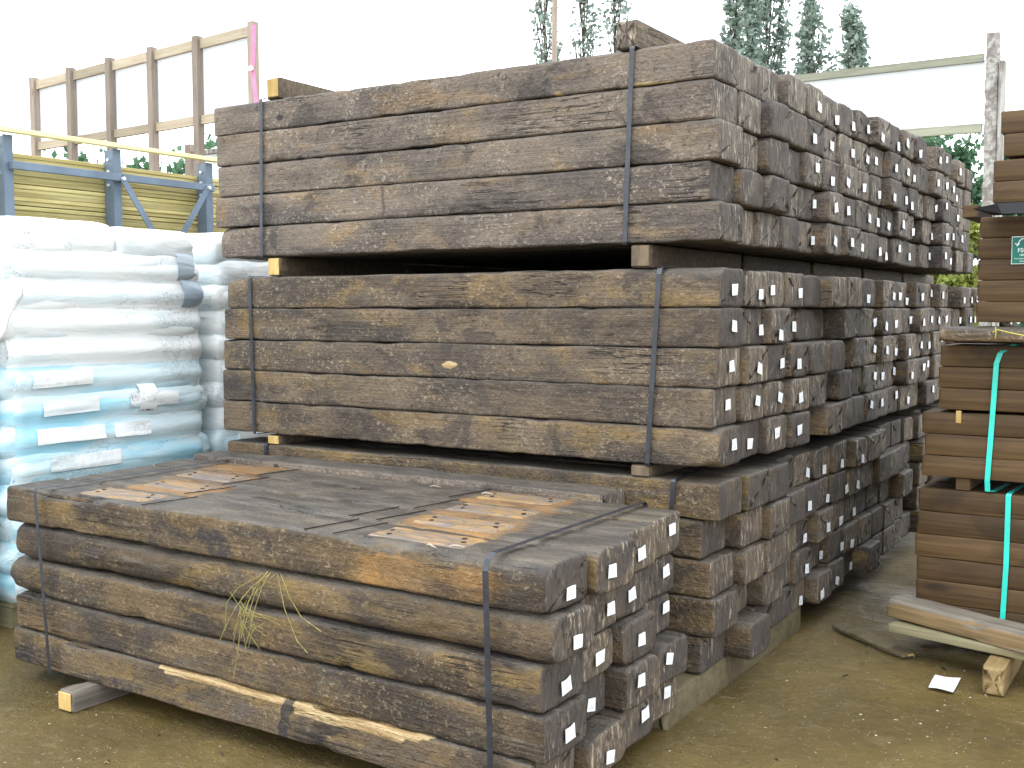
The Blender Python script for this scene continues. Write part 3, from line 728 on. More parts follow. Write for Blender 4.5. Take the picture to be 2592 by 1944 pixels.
# ------------------------------------------------------------------ steel straps
def strap(pts_yz, x0, x1, w, lab, grp, mat=M_STRAP, name='steel_strap', t=.0012, cat='strap'):
    """closed loop in the y-z plane; x drifts from x0 (top) to x1 (bottom)"""
    zs = [p[1] for p in pts_yz]; zt, zb = max(zs), min(zs)
    if 'front stack' in lab and x0 < -1: pts_yz = [(y+.048, z) for y, z in pts_yz]
    P = []
    n = len(pts_yz)
    for i in range(n+1):
        y, z = pts_yz[i % n]; x = x0+(x1-x0)*(zt-z)/(zt-zb); P.append((x, y, z))
    m = MB(); m.band(P, (1, 0, 0), w, t); me = m.me(name, mat); fixn(me)
    o = link(name, me); tag(o, lab, cat, grp)
    b = MB(); b.box(-w*.62, w*.62, -.0022, .0022, -.02, .02, .0008)
    return o
def loop(y0, y1, z0, z1, r=.012, rt_=None):
    rt_ = rt_ or r
    return [(y0+rt_, z1), (y0+rt_*.3, z1-rt_*.3), (y0, z1-rt_), (y0, z0+r), (y0+r*.3, z0+r*.3), (y0+r, z0), (y1-r, z0), (y1, z0+r), (y1, z1-r), (y1-r, z1)]
gs = 'black steel straps round the sleeper bundles'
strap(loop(-.009, 1.015, 1.933, 2.689), -2.296, -2.312, .018, 'steel strap at the left end of the upper tier', gs)
strap(loop(-.009, 1.015, 1.933, 2.689), -.345, -.373, .020, 'steel strap near the right end of the upper tier', gs)
strap(loop(-.009, 1.015, 1.080, 1.848), -2.395, -2.378, .018, 'steel strap at the left end of the middle tier', gs)
strap(loop(-.009, 1.015, 1.080, 1.850, .012, .03), -.225, -.271, .020, 'steel strap near the right end of the middle tier', gs)
strap(loop(-.009, 1.015, .284, 1.041), -2.303, -2.30, .019, 'steel strap at the left end of the lower tier', gs)
strap(loop(-.009, 1.015, .284, 1.041), -.16, -.2, .019, 'steel strap near the right end of the lower tier', gs)
strap(loop(-1.285, -.235, .243, .984), -2.335, -2.27, .017, 'steel strap round the left of the front stack', gs)
strap(loop(-1.285, -.235, .243, .986, .012, .045), -.170, -.150, .020, 'steel strap round the right of the front stack', gs)

# ------------------------------------------------------------------ straw tuft on the front stack
def straw():
    rn = random.Random(8); m = MB()
    root = Vector((-1.0, -1.285, .822))
    for k in range(4):
        p = root+Vector((rn.uniform(-.05, .05), 0, rn.uniform(-.01, .01)))
        side = rn.uniform(-1, 1)
        L_ = rn.uniform(.12, .30); dirx = side*.7-.25; n = 9
        pts = [p]
        v = Vector((dirx*.5, -.25, rn.uniform(-.6, -.1))).normalized()
        for i in range(n):
            v += Vector((rn.uniform(-.12, .12), rn.uniform(-.02, .06) if i else -.05, -.16)); v.normalize()
            q = pts[-1]+v*(L_/n)
            q.y = min(q.y, -1.279); pts.append(q)
        m.tube(pts, .0012, 4)
    for k in range(19):
        c = Vector((-1.11+rn.uniform(-.06, .06), -1.287, .655+rn.uniform(-.05, .05)))
        a = rn.uniform(0, math.pi); l = rn.uniform(.03, .09)
        d = Vector((math.cos(a), 0, math.sin(a)*.9))
        m.tube([c-d*l, c+Vector((0, -.008, .006)), c+d*l], .0009, 4)
    # the longest stalks
    for pts in ([(-.99, -1.284, .83), (-1.10, -1.29, .74), (-1.15, -1.288, .66), (-1.17, -1.284, .55), (-1.20, -1.281, .44)],
                [(-.97, -1.284, .83), (-.93, -1.288, .76), (-.88, -1.286, .70), (-.80, -1.281, .665)],
                [(-1.05, -1.284, .82), (-1.16, -1.29, .76), (-1.22, -1.286, .70), (-1.235, -1.282, .60)],
                [(-.985, -1.284, .83), (-.95, -1.29, .72), (-.90, -1.287, .62), (-.86, -1.281, .585)]):
        P = [Vector(p) for p in pts]; Q = []
        for i in range(len(P)-1):
            for j in range(4): Q.append(P[i].lerp(P[i+1], j/4))
        Q.append(P[-1]); m.tube(Q, .0013, 4)
    o = m.build('straw_tuft', M_STRAW); fixn(o.data)
    tag(o, 'tuft of dry straw hanging down the front of the low stack', 'straw')
straw()
# splinters lying about on the low stack
rn = random.Random(4)
for k, (x, y, z, a) in enumerate([(-.33, -1.20, .975, .5), (-.40, -1.235, .975, -.4), (-.78, -.36, .976, .2), (-1.05, -.33, .976, .1)]):
    m = MB(); pts = [(-.022, 0, .002), (-.008, .003, .006), (.01, -.001, .005), (.026, .004, .001)]
    m.tube(pts, [.002, .0035, .003, .001], 5)
    o = m.build('wood_splinter', M_RAIL, loc=(x, y, z), rot=(0, 0, a))
    tag(o, 'small pale splinter of wood on top of the front stack', 'splinter', 'pale splinters on the front stack')

# ------------------------------------------------------------------ ground
def ground():
    def axis(c, near, step, far):
        a = [c-near+i*step for i in range(int(2*near/step)+1)]
        s = step; lo = a[0]; hi = a[-1]; L_ = []; R_ = []
        while hi < far: s *= 1.35; hi += s; lo -= s; L_.append(lo); R_.append(hi)
        return L_[::-1]+a+R_
    X = axis(-.4, 3.6, .035, 500); Y = axis(.6, 3.4, .035, 500)
    V = []
    for x in X:
        for y in Y:
            near = max(0, 1-max(abs(x+.4)-3, abs(y-.6)-2.8, 0)/2)
            h = 0
            if near > 0:
                h = near*(.010*fbm(x*2.1, y*.5+x*.9, 7, 2)+.012*fbm(x*1.1, y*1.3, 1, 3)+.006*fbm(x*6, y*9, 2, 3)+.003*nz(x*25, y*25, 3)-.006)
            V.append((x, y, GZ+h))
    ny = len(Y); F = [(i*ny+j, (i+1)*ny+j, (i+1)*ny+j+1, i*ny+j+1) for i in range(len(X)-1) for j in range(ny-1)]
    o = link('ground', mesh('ground', V, F, M_GND, True)); o['kind'] = 'structure'
    o['label'] = 'wet brown muddy yard surface with small stones'
ground()
def debris():
    rn = random.Random(12); m = MB()
    for k in range(90):
        x = rn.uniform(-3.0, 1.8); y = rn.uniform(-2.2, 2.6)
        if -2.7 < x < .05 and -1.25 < y: continue
        l = rn.uniform(.006, .028); a = rn.uniform(0, 6.28); z = GZ+.010*fbm(x*2.1, y*.5+x*.9, 7, 2)+.012*fbm(x*1.1, y*1.3, 1, 3)+.006*fbm(x*6, y*9, 2, 3)-.003
        m.tube([(x-l*math.cos(a), y-l*math.sin(a), z), (x, y, z+.002), (x+l*math.cos(a), y+l*math.sin(a), z)], [.001, l*.13+.0015, .001], 5)
    g = NG('bark_bits'); gi = g.t.nodes.new('ShaderNodeNewGeometry')
    mt = g.fin(g.mix(g.ramp(gi.outputs['Random Per Island'], .5, .9), (.03, .022, .014), (.26, .18, .09)), .8)
    o = m.build('wood_debris', mt); o['kind'] = 'stuff'; o['label'] = 'bits of bark and splinters strewn on the mud'
debris()
def gravel():
    rn = random.Random(3); m = MB()
    base = [(1, 0, 0), (-1, 0, 0), (0, 1, 0), (0, -1, 0), (0, 0, 1), (0, 0, -1)]
    fs = [(0, 2, 4), (2, 1, 4), (1, 3, 4), (3, 0, 4), (2, 0, 5), (1, 2, 5), (3, 1, 5), (0, 3, 5)]
    for k in range(4200):
        x = rn.uniform(-3.1, 1.9); y = rn.uniform(-2.3, 3.0)
        if -2.7 < x < .02 and -1.2 < y: continue
        s = .0015+.0065*rn.random()**5; i = len(m.v)
        z = GZ+.010*fbm(x*2.1, y*.5+x*.9, 7, 2)+.012*fbm(x*1.1, y*1.3, 1, 3)+.006*fbm(x*6, y*9, 2, 3)-.006
        a = rn.uniform(0, 6.28)
        for p in base:
            q = [p[0]*rn.uniform(.7, 1.3), p[1]*rn.uniform(.6, 1.1), p[2]*rn.uniform(.4, .7)]
            m.v.append((x+s*(q[0]*math.cos(a)-q[1]*math.sin(a)), y+s*(q[0]*math.sin(a)+q[1]*math.cos(a)), z+s*q[2]))
        m.f += [tuple(i+t for t in f) for f in fs]
    g = NG('gravel_stone'); gi = g.t.nodes.new('ShaderNodeNewGeometry')
    mt = g.fin(g.mix(gi.outputs['Random Per Island'], (.11, .09, .055), (.42, .37, .28)), .7)
    o = m.build('gravel', mt); o['kind'] = 'stuff'; o['label'] = 'scattered small stones in the mud'
gravel()

# ------------------------------------------------------------------ wrapped sack pallets on the left
def sack_pt(y0, y1, xf, dep, z0, z1, u, th, seed, off=0.0, n=24.0):
    """u in 0..1 along y, th angle in x-z (0 = towards +x)"""
    cy = abs(u*2-1); endf = (1-cy**13)**.5 if cy < 1 else 0
    endf = max(endf, 0.0)
    c, s = math.cos(th), math.sin(th)
    ex = math.copysign(abs(c)**(2/n), c); ez = math.copysign(abs(s)**(2/2.0), s)
    a = dep/2; b = (z1-z0)/2*1.4
    y = y0+(y1-y0)*u
    w = fbm(y*2.2+seed, th*.9, seed*1.7, 3)
    w2 = fbm(y*7+seed, th*2.3, seed, 2)
    rr = 1+.0*w
    x = xf-a+ex*(a*(.90+.10*endf))+ (c > 0)*(.022*w+.006*w2+off)*abs(c)
    z = (z0+z1)/2+ez*b*(.35+.65*endf)+.012*nz(y*1.4+seed, 3, 1)+.006*w2+(off*abs(s) if off else 0)
    y += (.02*math.sin(th*1.0+seed) + .01*w)*cy**3
    return (x, y, z)
def sack(parent, y0, y1, xf, dep, z0, z1, seed, mat):
    nu, nt_ = 44, 28; v = []; f = []
    for i in range(nu+1):
        for j in range(nt_): v.append(sack_pt(y0, y1, xf, dep, z0, z1, i/nu, 2*math.pi*j/nt_, seed))
    for i in range(nu):
        for j in range(nt_): f.append((i*nt_+j, i*nt_+(j+1) % nt_, (i+1)*nt_+(j+1) % nt_, (i+1)*nt_+j))
    f.append(tuple(range(nt_))[::-1]); f.append(tuple(nu*nt_+j for j in range(nt_)))
    me = mesh('sack', v, f, mat, True); fixn(me)
    return link('sack', me, parent)
def patch(parent, S, u0, u1, t0, t1, mat, name='printed_panel', off=.024):
    n, m_ = 10, 8; v = []; f = []
    for i in range(n+1):
        for j in range(m_+1): v.append(sack_pt(*S, u0+(u1-u0)*i/n, t0+(t1-t0)*j/m_, S_seed[0], off))
    for i in range(n):
        for j in range(m_): a = i*(m_+1)+j; f.append((a, a+m_+1, a+m_+2, a+1))
    return link(name, mesh(name, v, f, mat, True), parent)
S_seed = [0]
def pallet(parent, y0, y1, xf, dep):
    m = MB()
    for k in range(6): yy = y0+.03+(y1-y0-.16)*k/5; m.box(xf-dep+.03, xf-.04, yy, yy+.1, GZ+.100, GZ+.120)
    m2 = MB()
    for k in range(3): xx = xf-dep+.05+(dep-.2)*k/2; m2.box(xx, xx+.1, y0+.03, y1-.03, GZ+.001, GZ+.097)
    p = m.build('pallet', M_LATH, parent); m2.build('runner', M_LATH, p)
def load(lab, y0, y1, xf, dep, ztop, split, seed, drift=0.0, pal=True, nwhite=5):
    root = empty('sack_pallet', ((xf-dep/2), (y0+y1)/2, GZ)); tag(root, lab, 'pallet of sacks', 'wrapped sack pallets beside the stack')
    holder = root
    inv = Matrix.Translation(root.location).inverted()
    z = GZ+.125; n = round((ztop-z)/.143); h = (ztop-z)/n
    for k in range(n):
        xx = xf+.018*nz(k*1.7, seed, 0)+.0
        ye = y1+drift*(n-1-k)/n+.022*nz(k*2.1, seed, 4); ys = y0+.02*nz(k*2.3, seed, 8)
        mat = M_FW if k >= n-nwhite else M_FB
        zz = z+k*h
        parts = [(ys, ye)] if k < n-1 or not split else [(ys, split), (split-.01, ye-.03)]
        for qi, (a, b) in enumerate(parts):
            if k == n-1 and split and qi == 1: zo = -.012
            else: zo = 0
            s = sack(root, a, b, xx, dep, zz, zz+h+zo, seed+k*3.1+qi, mat); s.matrix_parent_inverse = inv
            rn = random.Random(seed*10+k)
            S = (a, b, xx, dep, zz, zz+h); S_seed[0] = seed+k*3.1+qi
            if k < n-nwhite:
                for _ in range(rn.choice((1, 2, 2))):
                    u = rn.uniform(.08, .6); 
                    if rn.random() < .55: u = .1+rn.uniform(0, .04)
                    patch(s, S, u, u+rn.uniform(.18, .34), -.30, .45, M_LBL if rn.random() < .25 else M_FW)
            if seed == 2 and k in (n-2, n-3): patch(s, S, .86, .975, -.9, .9, M_FL)
            if seed == 2 and k == n-7:
                p = patch(s, S, .60, .69, -1.0, .9, M_LBL, 'white_label'); patch(p, S, .615, .675, -.95, -.6, M_BAR, 'bar_code', .0265)
    m = MB(); nu, nv = 40, 70
    for i in range(nu+1):
        for j in range(nv+1):
            yy = y0+.035+(y1-y0-.07+drift*.4)*i/nu; zz = GZ+.14+(ztop-GZ-.255)*j/nv
            m.v.append((xf-.001-.03*max(0, j/nv-.93)/.07-.03*max(0, abs(i/nu*2-1)-.94)/.06+.010*fbm(yy*2.5, zz*3, seed, 3)+.012*math.cos((zz-GZ-.125)/h*2*math.pi+math.pi), yy, zz))
    for i in range(nu):
        for j in range(nv): a = i*(nv+1)+j; m.f.append((a, a+nv+1, a+nv+2, a+1))
    zc = z+(n-nwhite)*h
    q = m.build('wrap_film', M_FW, root, True); q.matrix_parent_inverse = inv
    q.data.materials.append(M_FB)
    for p in q.data.polygons:
        if p.center.z < zc: p.material_index = 1
    if pal:
        m0 = len(bpy.data.objects)
        before = set(bpy.data.objects)
        pallet(root, y0, y1, xf, dep)
        for o in set(bpy.data.objects)-before:
            if o.parent == root: o.matrix_parent_inverse = inv
    return root, inv
loadB, invB = load('middle white wrapped sack pallet, sagging double topped, beside the stack', -.80, .40, -3.18, 1.0, 2.105, -.14, 2, drift=.10)
loadC, _ = load('rear white sack pallet half hidden behind the sleeper stack', .53, 1.62, -3.20, 1.0, 2.10, .98, 5, nwhite=8)
loadA, invA = load('nearest wrapped sack pallet at the left edge with loose film', -2.0, -.86, -3.19, 1.0, 1.76, None, 7, nwhite=3)
# loose flap of film between the near pallets
def flap():
    v = []; f = []; n, m_ = 14, 8
    for i in range(n+1):
        for j in range(m_+1):
            t = i/n; s = j/m_
            y = -.98+.26*t*(1-.25*s)+.02*math.sin(s*5); z = 1.80-.06*(1-t)-s*(.10+.30*(1-t))+.02*math.sin(t*9+s*4)
            x = -3.13-.03*math.sin(t*7)+.03*s
            v.append((x, y, z))
    for i in range(n):
        for j in range(m_): a = i*(m_+1)+j; f.append((a, a+m_+1, a+m_+2, a+1))
    me = mesh('loose_film', v, f, M_FW, True)
    o = link('loose_film', me, loadA); o.matrix_parent_inverse = invA
    sm = o.modifiers.new('t', 'SOLIDIFY'); sm.thickness = .002
flap()

# ------------------------------------------------------------------ storage rack with green treated boards
def rack():
    root = empty('storage_rack', (-5.1, 1.1, GZ)); inv = Matrix.Translation(root.location).inverted()
    tag(root, 'grey steel storage rack with cross braces holding green boards', 'storage rack')
    def add(m, name, mat=M_STEEL, par=root):
        o = m.build(name, mat, par); fixn(o.data)
        if par is root: o.matrix_parent_inverse = inv
        return o
    for y, zt in ((.425, 2.805), (1.26, 2.812), (2.105, 2.806)):
        m = MB(); m.box(-5.006, -5.0, y, y+.066, GZ, zt); m.box(-5.088, -5.0065, y+.029, y+.037, GZ, zt); m.box(-5.095, -5.0885, y-.0, y+.066, GZ, zt-.004)
        m.box(-5.0875, -5.007, y-.0005, y+.004, GZ, zt-.01)
        p = add(m, 'post')
        for (by, bz) in ((y-.02 if False else y-.003, 2.735), (y-.003, 2.655), (y-.003, 2.56)):
            b = MB(); b.tube([(-5.045, by, bz), (-5.045, by-.014, bz)], .010, 8); bb = add(b, 'bolt', M_BOLT, p)
    for y0, y1, z in ((.491, 1.259, 2.610), (1.327, 2.104, 2.612)):
        m = MB(); m.box(-4.985, -4.945, y0-.04, y1+.04, z-.026, z+.026, .003); add(m, 'rail')
        b = MB(); b.box(-4.985, -4.945, y0-.04, y1+.04, z-.9, z-.85, .003); add(b, 'rail')
    for (a, b) in (((1.29, 2.60), (1.70, 2.03)), ((2.07, 2.61), (1.66, 2.03))):
        m = MB(); m.band([(-4.938, a[0], a[1]), (-4.938, b[0], b[1])], (0, .82, .57) if b[0] > a[0] else (0, .82, -.57), .048, .006); add(m, 'brace')
    for (y, z) in ((1.288, 2.602), (2.07, 2.61)):
        b = MB(); b.tube([(-4.94, y, z), (-4.918, y, z)], .012, 8); add(b, 'bolt', M_BOLT)
    for (y) in (.458, 1.293, 2.138):
        m = MB(); m.box(-5.9, -5.1, y-.03, y+.03, 2.02, 2.09); add(m, 'arm')
        m = MB(); m.box(-5.95, -5.9, y-.03, y+.03, GZ, 2.75); add(m, 'post')
rack()
bi = 0
z = 2.095; rn = random.Random(9); idx = 0
zs = []
while z < 2.70:
    zs.append(z); idx += 1; z += .0268+(.006 if idx % 5 == 0 else 0)
for k, z in enumerate(zs):
    n_from_top = len(zs)-1-k
    m = MB(); j = rn.uniform(-.008, .008)
    m.box(-5.62, -5.107+j, -.55+rn.uniform(-.03, .03), 2.62+rn.uniform(-.02, .02), z, z+.0262, .0025)
    o = m.build('timber_board', M_GRN); fixn(o.data)
    tag(o, f'green treated board on the steel rack, {ORD[n_from_top]} from the top of the pile', 'board', 'green treated boards on the steel rack')
m = MB(); m.box(-4.995, -4.935, -.5, 2.19, 0, .030, .003)
o = m.build('timber_plank', M_PALEY, loc=(0, 0, 2.8135), rot=(.0, 0, 0)); fixn(o.data)
tag(o, 'long pale yellow plank laid over the tops of the rack posts', 'plank')

# ------------------------------------------------------------------ stud frames with white sheeting
def frame_left():
    root = empty('stud_frame', (-8.9, 4.7, GZ)); inv = Matrix.Translation(root.location).inverted()
    tag(root, 'tall timber stud frame backed with white sheeting, behind the rack', 'stud frame')
    def add(m, name, mat):
        o = m.build(name, mat, root); fixn(o.data); o.matrix_parent_inverse = inv; return o
    st = [(-10.85, 4.535), (-10.133, 4.572), (-9.412, 4.602), (-8.686, 4.633), (-7.946, 4.659), (-7.10, 4.70)]
    for x, zt in st:
        m = MB(); m.box(x-.045, x+.04, 4.66, 4.75, GZ, zt, .004); add(m, 'stud', M_STUD)
    for (za, zb, h) in ((4.445, 4.615, .105), (3.70, 3.775, .095)):
        for i in range(5):
            (xa, _), (xb, _) = st[i], st[i+1]
            x0, x1 = -10.85, -7.10
            fa = za+(zb-za)*(xa-x0)/(x1-x0); fb = za+(zb-za)*(xb-x0)/(x1-x0)
            m = MB(); a = xa+.041; b = xb-.046; v = m.v
            for y in (4.70, 4.745): v += [(a, y, fa-h/2), (b, y, fb-h/2), (b, y, fb+h/2), (a, y, fa+h/2)]
            m.f += [(0, 1, 2, 3), (7, 6, 5, 4), (0, 4, 5, 1), (2, 6, 7, 3), (1, 5, 6, 2), (0, 3, 7, 4)]
            add(m, 'rail', M_RAIL)
    m = MB(); v = m.v
    for y in (4.76, 4.765): v += [(-10.85, y, 3.66), (-7.10, y, 3.735), (-7.10, y, 4.615), (-10.85, y, 4.445)]
    m.f += [(0, 1, 2, 3), (7, 6, 5, 4), (0, 4, 5, 1), (2, 6, 7, 3), (1, 5, 6, 2), (0, 3, 7, 4)]
    add(m, 'white_sheet', M_SHEET)
frame_left()
m = MB(); pts = [(-6.985, 4.60, 4.63), (-6.99, 4.60, 4.45), (-7.005, 4.6, 4.25), (-7.02, 4.6, 4.19)]
m.band(pts+[(-7.005, 4.6, 4.12), (-6.985, 4.6, 4.0), (-6.96, 4.6, 3.8), (-6.955, 4.6, 3.5)], (1, 0, 0), .055, .006)
o = m.build('pink_strip', M_PINK); fixn(o.data)
k = MB(); k.tube([(-7.01, 4.585, 4.185), (-7.01, 4.565, 4.185)], .028, 10); q = k.build('white_clip', M_LBL, o)
tag(o, 'pink plastic strip hanging from the last stud of the frame', 'plastic strip')
def frame_small():
    root = empty('low_frame', (-9.0, 6, GZ)); inv = Matrix.Translation(root.location).inverted()
    tag(root, 'low dark timber frame with grey white panel, behind the stud frame', 'panel frame')
    def add(m, name, mat):
        o = m.build(name, mat, root); fixn(o.data); o.matrix_parent_inverse = inv; return o
    m = MB(); m.box(-9.60, -9.49, 5.95, 6.05, GZ, 3.775, .004); add(m, 'post', M_STUD)
    m = MB(); m.box(-9.488, -7.4, 5.97, 6.03, 3.63, 3.69, .004); add(m, 'rail', M_POST)
    m = MB(); m.box(-9.48, -7.4, 6.035, 6.04, 2.2, 3.67); add(m, 'panel', M_SHEET)
frame_small()
def frame_right():
    root = empty('panel_frame', (-.35, 7.7, GZ)); inv = Matrix.Translation(root.location).inverted()
    tag(root, 'weathered post and rail frame with white sheet, behind the stack', 'panel frame')
    def add(m, name, mat):
        o = m.build(name, mat, root); fixn(o.data); o.matrix_parent_inverse = inv; return o
    me = sleeper_mesh('post', L=4.16, Wd=.125, H=.13, rad=(.015,)*4, nl=60, ns=4, nc=2, amp=.006, seed=77, mat=M_POST)
    o = link('post', me, root); o.matrix_parent_inverse = inv
    o.location = (-.355, 7.77, 4.335); o.rotation_euler = (0, -math.pi/2, math.pi/2)
    o.rotation_euler = Matrix(((0, 1, 0), (0, 0, 1), (1, 0, 0))).to_euler()
    m = MB(); m.box(-.285, -.235, 7.72, 7.83, GZ, 4.05, .006); add(m, 'post', M_POST)
    def rail(xa, za, xb, zb, h):
        m = MB(); v = m.v
        for y in (7.74, 7.79): v += [(xa, y, za-h/2), (xb, y, zb-h/2), (xb, y, zb+h/2), (xa, y, za+h/2)]
        m.f += [(0, 1, 2, 3), (7, 6, 5, 4), (0, 4, 5, 1), (2, 6, 7, 3), (1, 5, 6, 2), (0, 3, 7, 4)]
        add(m, 'rail', M_RAILG)
    rail(-4.6, 4.10, -.43, 4.10, .075); rail(-4.6, 3.47, -.43, 3.43, .085)
    m = MB(); m.box(-4.6, -.42, 7.80, 7.805, 3.45, 4.09); add(m, 'white_sheet', M_SHEET)
frame_right()
m = MB(); m.tube([(-5.36, 8, GZ), (-5.37, 8, 3), (-5.35, 8, 6.2)], .034, 8); o = m.build('thin_pole', M_STUD)
tag(o, 'thin brown pole rising behind the sleeper stack beside the poplars', 'pole')

# ------------------------------------------------------------------ packs of new beams on the right
gB = 'dark new timber beams in the packs at right'
def beam(x0, y0, w, z0, z1, L, lab, sd):
    me = sleeper_mesh('timber_beam', L=L, Wd=w, H=z1-z0, rad=(.0028,)*4, nl=26, ns=3, nc=2, amp=.0014, seed=400+sd, mat=M_NEW)
    o = link('timber_beam', me, None, (x0+L, y0+w/2, z0)); tag(o, lab, 'timber beam', gB); return o
packs = [  # name, xleft, yfront, ztop, zbottom, layers, depth columns
    ('topmost pack', .780, 1.20, 2.513, 2.322, 2, 1), ('second pack from the top', .755, 1.20, 2.310, 2.130, 2, 1),
    ('third pack from the top', .700, 1.20, 2.074, 1.628, 5, 2), ('fourth pack with teal strap', .550, 1.20, 1.530, 1.248, 3, 2),
    ('fifth pack under the teal strap', .493, 1.19, 1.236, .952, 3, 2), ('lowest pack on the ground', .475, 1.20, .896, .286, 6, 2)]
sd = 0
for nm, xl, yf, zt, zb, n, dc in packs:
    h = (zt-zb)/n
    for r in range(n):
        for c in range(dc):
            sd += 1; rr = random.Random(sd)
            where = 'front' if c == 0 else 'rear'
            lab = f"brown beam, {ORD[r]} row down, {where} column of the {nm}"
            beam(xl+rr.uniform(-.008, .008), yf+c*.205+rr.uniform(-.003, .003), .2, zt-h*(r+1)+.0004, zt-h*r-.0002, 2.4, lab, sd)
m = MB()  # unseen rest of the packs, made deeper to shade the far gap
for nm, xl, yf, zt, zb, n, dc in packs:
    h = (zt-zb)/n
    for r in range(n): m.box(xl+.01+.008*(r % 3), xl+2.38, yf+dc*.205+.005, yf+1.02+(.9 if zt < 1.3 else 0), zt-h*(r+1)+.001, zt-h*r-.001, .003)
o = m.build('stacked_beams', M_NEW); o['kind'] = 'stuff'; o['label'] = 'rest of the stacked brown beams behind the front ones'
# dunnage between the packs
def dun(x0, x1, y0, y1, z0, z1, lab, mat, rad=.008, sd=0, amp=.004, cat='bearer'):
    me = sleeper_mesh('bearer', L=x1-x0, Wd=y1-y0, H=z1-z0, rad=(rad,)*4, nl=40, ns=5, nc=3, amp=amp, seed=500+sd, mat=mat)
    o = link('bearer', me, None, (x1, (y0+y1)/2, z0)); tag(o, lab, cat, 'spacer pieces between the packs at right'); return o
for i, (zt, zb) in enumerate(((.9515, .8975), (2.1295, 2.0755))):
    for x in (.66, 1.4, 2.1):
        m = MB(); m.box(x-.03, x+.03, 1.21, 1.58, zb, zt, .003); o = m.build('bearer', M_NEW); fixn(o.data)
        tag(o, f"small spacer block in the {'lower' if i == 0 else 'upper'} gap of right packs, {'left' if x < 1 else 'middle' if x < 2 else 'far right'} one", 'bearer', 'spacer blocks between the packs at right')
m = MB(); m.box(.628, .650, 1.188, 1.199, 1.192, 1.246, .002); o = m.build('wood_chip', M_CUT); fixn(o.data)
tag(o, 'little yellow wood wedge poking out over the fifth pack', 'wedge')
# black plastic slab poking out
m = MB(); m.v = [(.70, 1.05, 2.100), (.80, 1.0, 2.112), (1.3, 1.02, 2.122), (1.3, 1.18, 2.122), (.74, 1.18, 2.105), (.72, 1.05, 2.090), (.82, 1.0, 2.070), (1.3, 1.02, 2.058), (1.3, 1.18, 2.078), (.76, 1.18, 2.078)]
m.f = [(0, 1, 2, 3, 4), (9, 8, 7, 6, 5), (0, 5, 6, 1), (1, 6, 7, 2), (2, 7, 8, 3), (3, 8, 9, 4), (4, 9, 5, 0)]
o = m.build('rubber_mat', M_BLACK); fixn(o.data); tag(o, 'black folded mat sticking out between upper packs at right', 'mat')
dun(.575, 2.9, 1.06, 1.21, 1.545, 1.610, 'rough dark waney slab between the third and fourth packs', MS, .02, 1, .008, 'slab')
dun(.60, 2.9, 1.22, 1.42, 1.536, 1.610, 'plain dark board behind the waney slab in the pack gap', M_NEW, .01, 2, .002, 'board')
m = MB(); m.tube([(.79, 1.05, 1.590), (.81, 1.045, 1.600), (.86, 1.04, 1.588), (.95, 1.03, 1.570), (1.2, 1.03, 1.560)], .003, 5)
m.tube([(.80, 1.045, 1.612), (.803, 1.045, 1.585), (.80, 1.05, 1.565)], .003, 5)
o = m.build('yellow_twine', M_STRING); tag(o, 'yellow twine knotted over the waney slab at right', 'twine')
# teal straps
def tstrap(P, lab):
    m = MB(); m.band(P, (1, 0, 0), .021, .0016); o = m.build('plastic_strap', M_TEAL); fixn(o.data); tag(o, lab, 'strap', 'teal plastic straps')
tstrap([(.90, 1.62, 1.538), (.865, 1.28, 1.5375), (.85, 1.215, 1.536), (.80, 1.191, 1.50), (.786, 1.186, 1.455), (.775, 1.183, 1.20), (.763, 1.183, .952), (.765, 1.187, .906), (.78, 1.215, .903), (.80, 1.5, .9)],
       'teal plastic strap round the fourth and fifth packs')
tstrap([(.87, 1.60, .902), (.85, 1.26, .9015), (.848, 1.20, .899), (.847, 1.192, .890), (.846, 1.190, .60), (.838, 1.190, .36), (.837, 1.192, .29)], 'teal plastic strap round the lowest pack, running to the ground')
# slab, lath and block in front
me = sleeper_mesh('half_round_slab', L=1.6, Wd=.14, H=.090, rad=(.010, .010, .030, .034), nl=70, ns=6, nc=4, amp=.006, seed=601, mat=M_SLAB, bow=-.01)
me.materials.append(M_SLABF)
for p in me.polygons:
    if p.normal.z < .35: p.material_index = 1
o = link('half_round_slab', me, None, (.425+1.9, .96, .326), (0, 0, -.085)); o.location = (.405+1.6*math.cos(.37), 1.135-1.6*math.sin(.37), .330); o.rotation_euler = (0, 0, -.37)
tag(o, 'grey weathered half round slab lying in front of the lowest pack', 'slab')
me = sleeper_mesh('pale_lath', L=1.9, Wd=.10, H=.036, rad=(.004,)*4, nl=40, ns=4, nc=2, amp=.002, seed=602, mat=M_LATH)
o = link('pale_lath', me, None, (.406+1.9*math.cos(.22)+.011, .99-1.9*math.sin(.22)+.05, .287), (0, 0, -.22)); tag(o, 'pale greenish lath under the grey slab, resting on a block', 'lath')
me = sleeper_mesh('timber_block', L=1.1, Wd=.082, H=.112, rad=(.004,)*4, nl=14, ns=4, nc=2, amp=.0015, seed=603, mat=mat_wood('ochre_block_wood', (.16, .11, .048), (.25, .18, .085), (.09, .05, .02), axis=(3, 40, 40)))
o = link('timber_block', me, None, (.876, .735, GZ-.002), (0, 0, -math.pi/2)); tag(o, 'square ochre block of wood carrying the lath and slab at right', 'block')
me = sleeper_mesh('timber_block', L=.6, Wd=.082, H=.112, rad=(.004,)*4, nl=14, ns=4, nc=2, amp=.0015, seed=604, mat=M_BEAR)
for x in (2.0,):
    o = link('timber_block', me, None, (x, 1.0, GZ-.002), (0, 0, -math.pi/2)); tag(o, 'wooden block under the right end of the lowest pack', 'block')
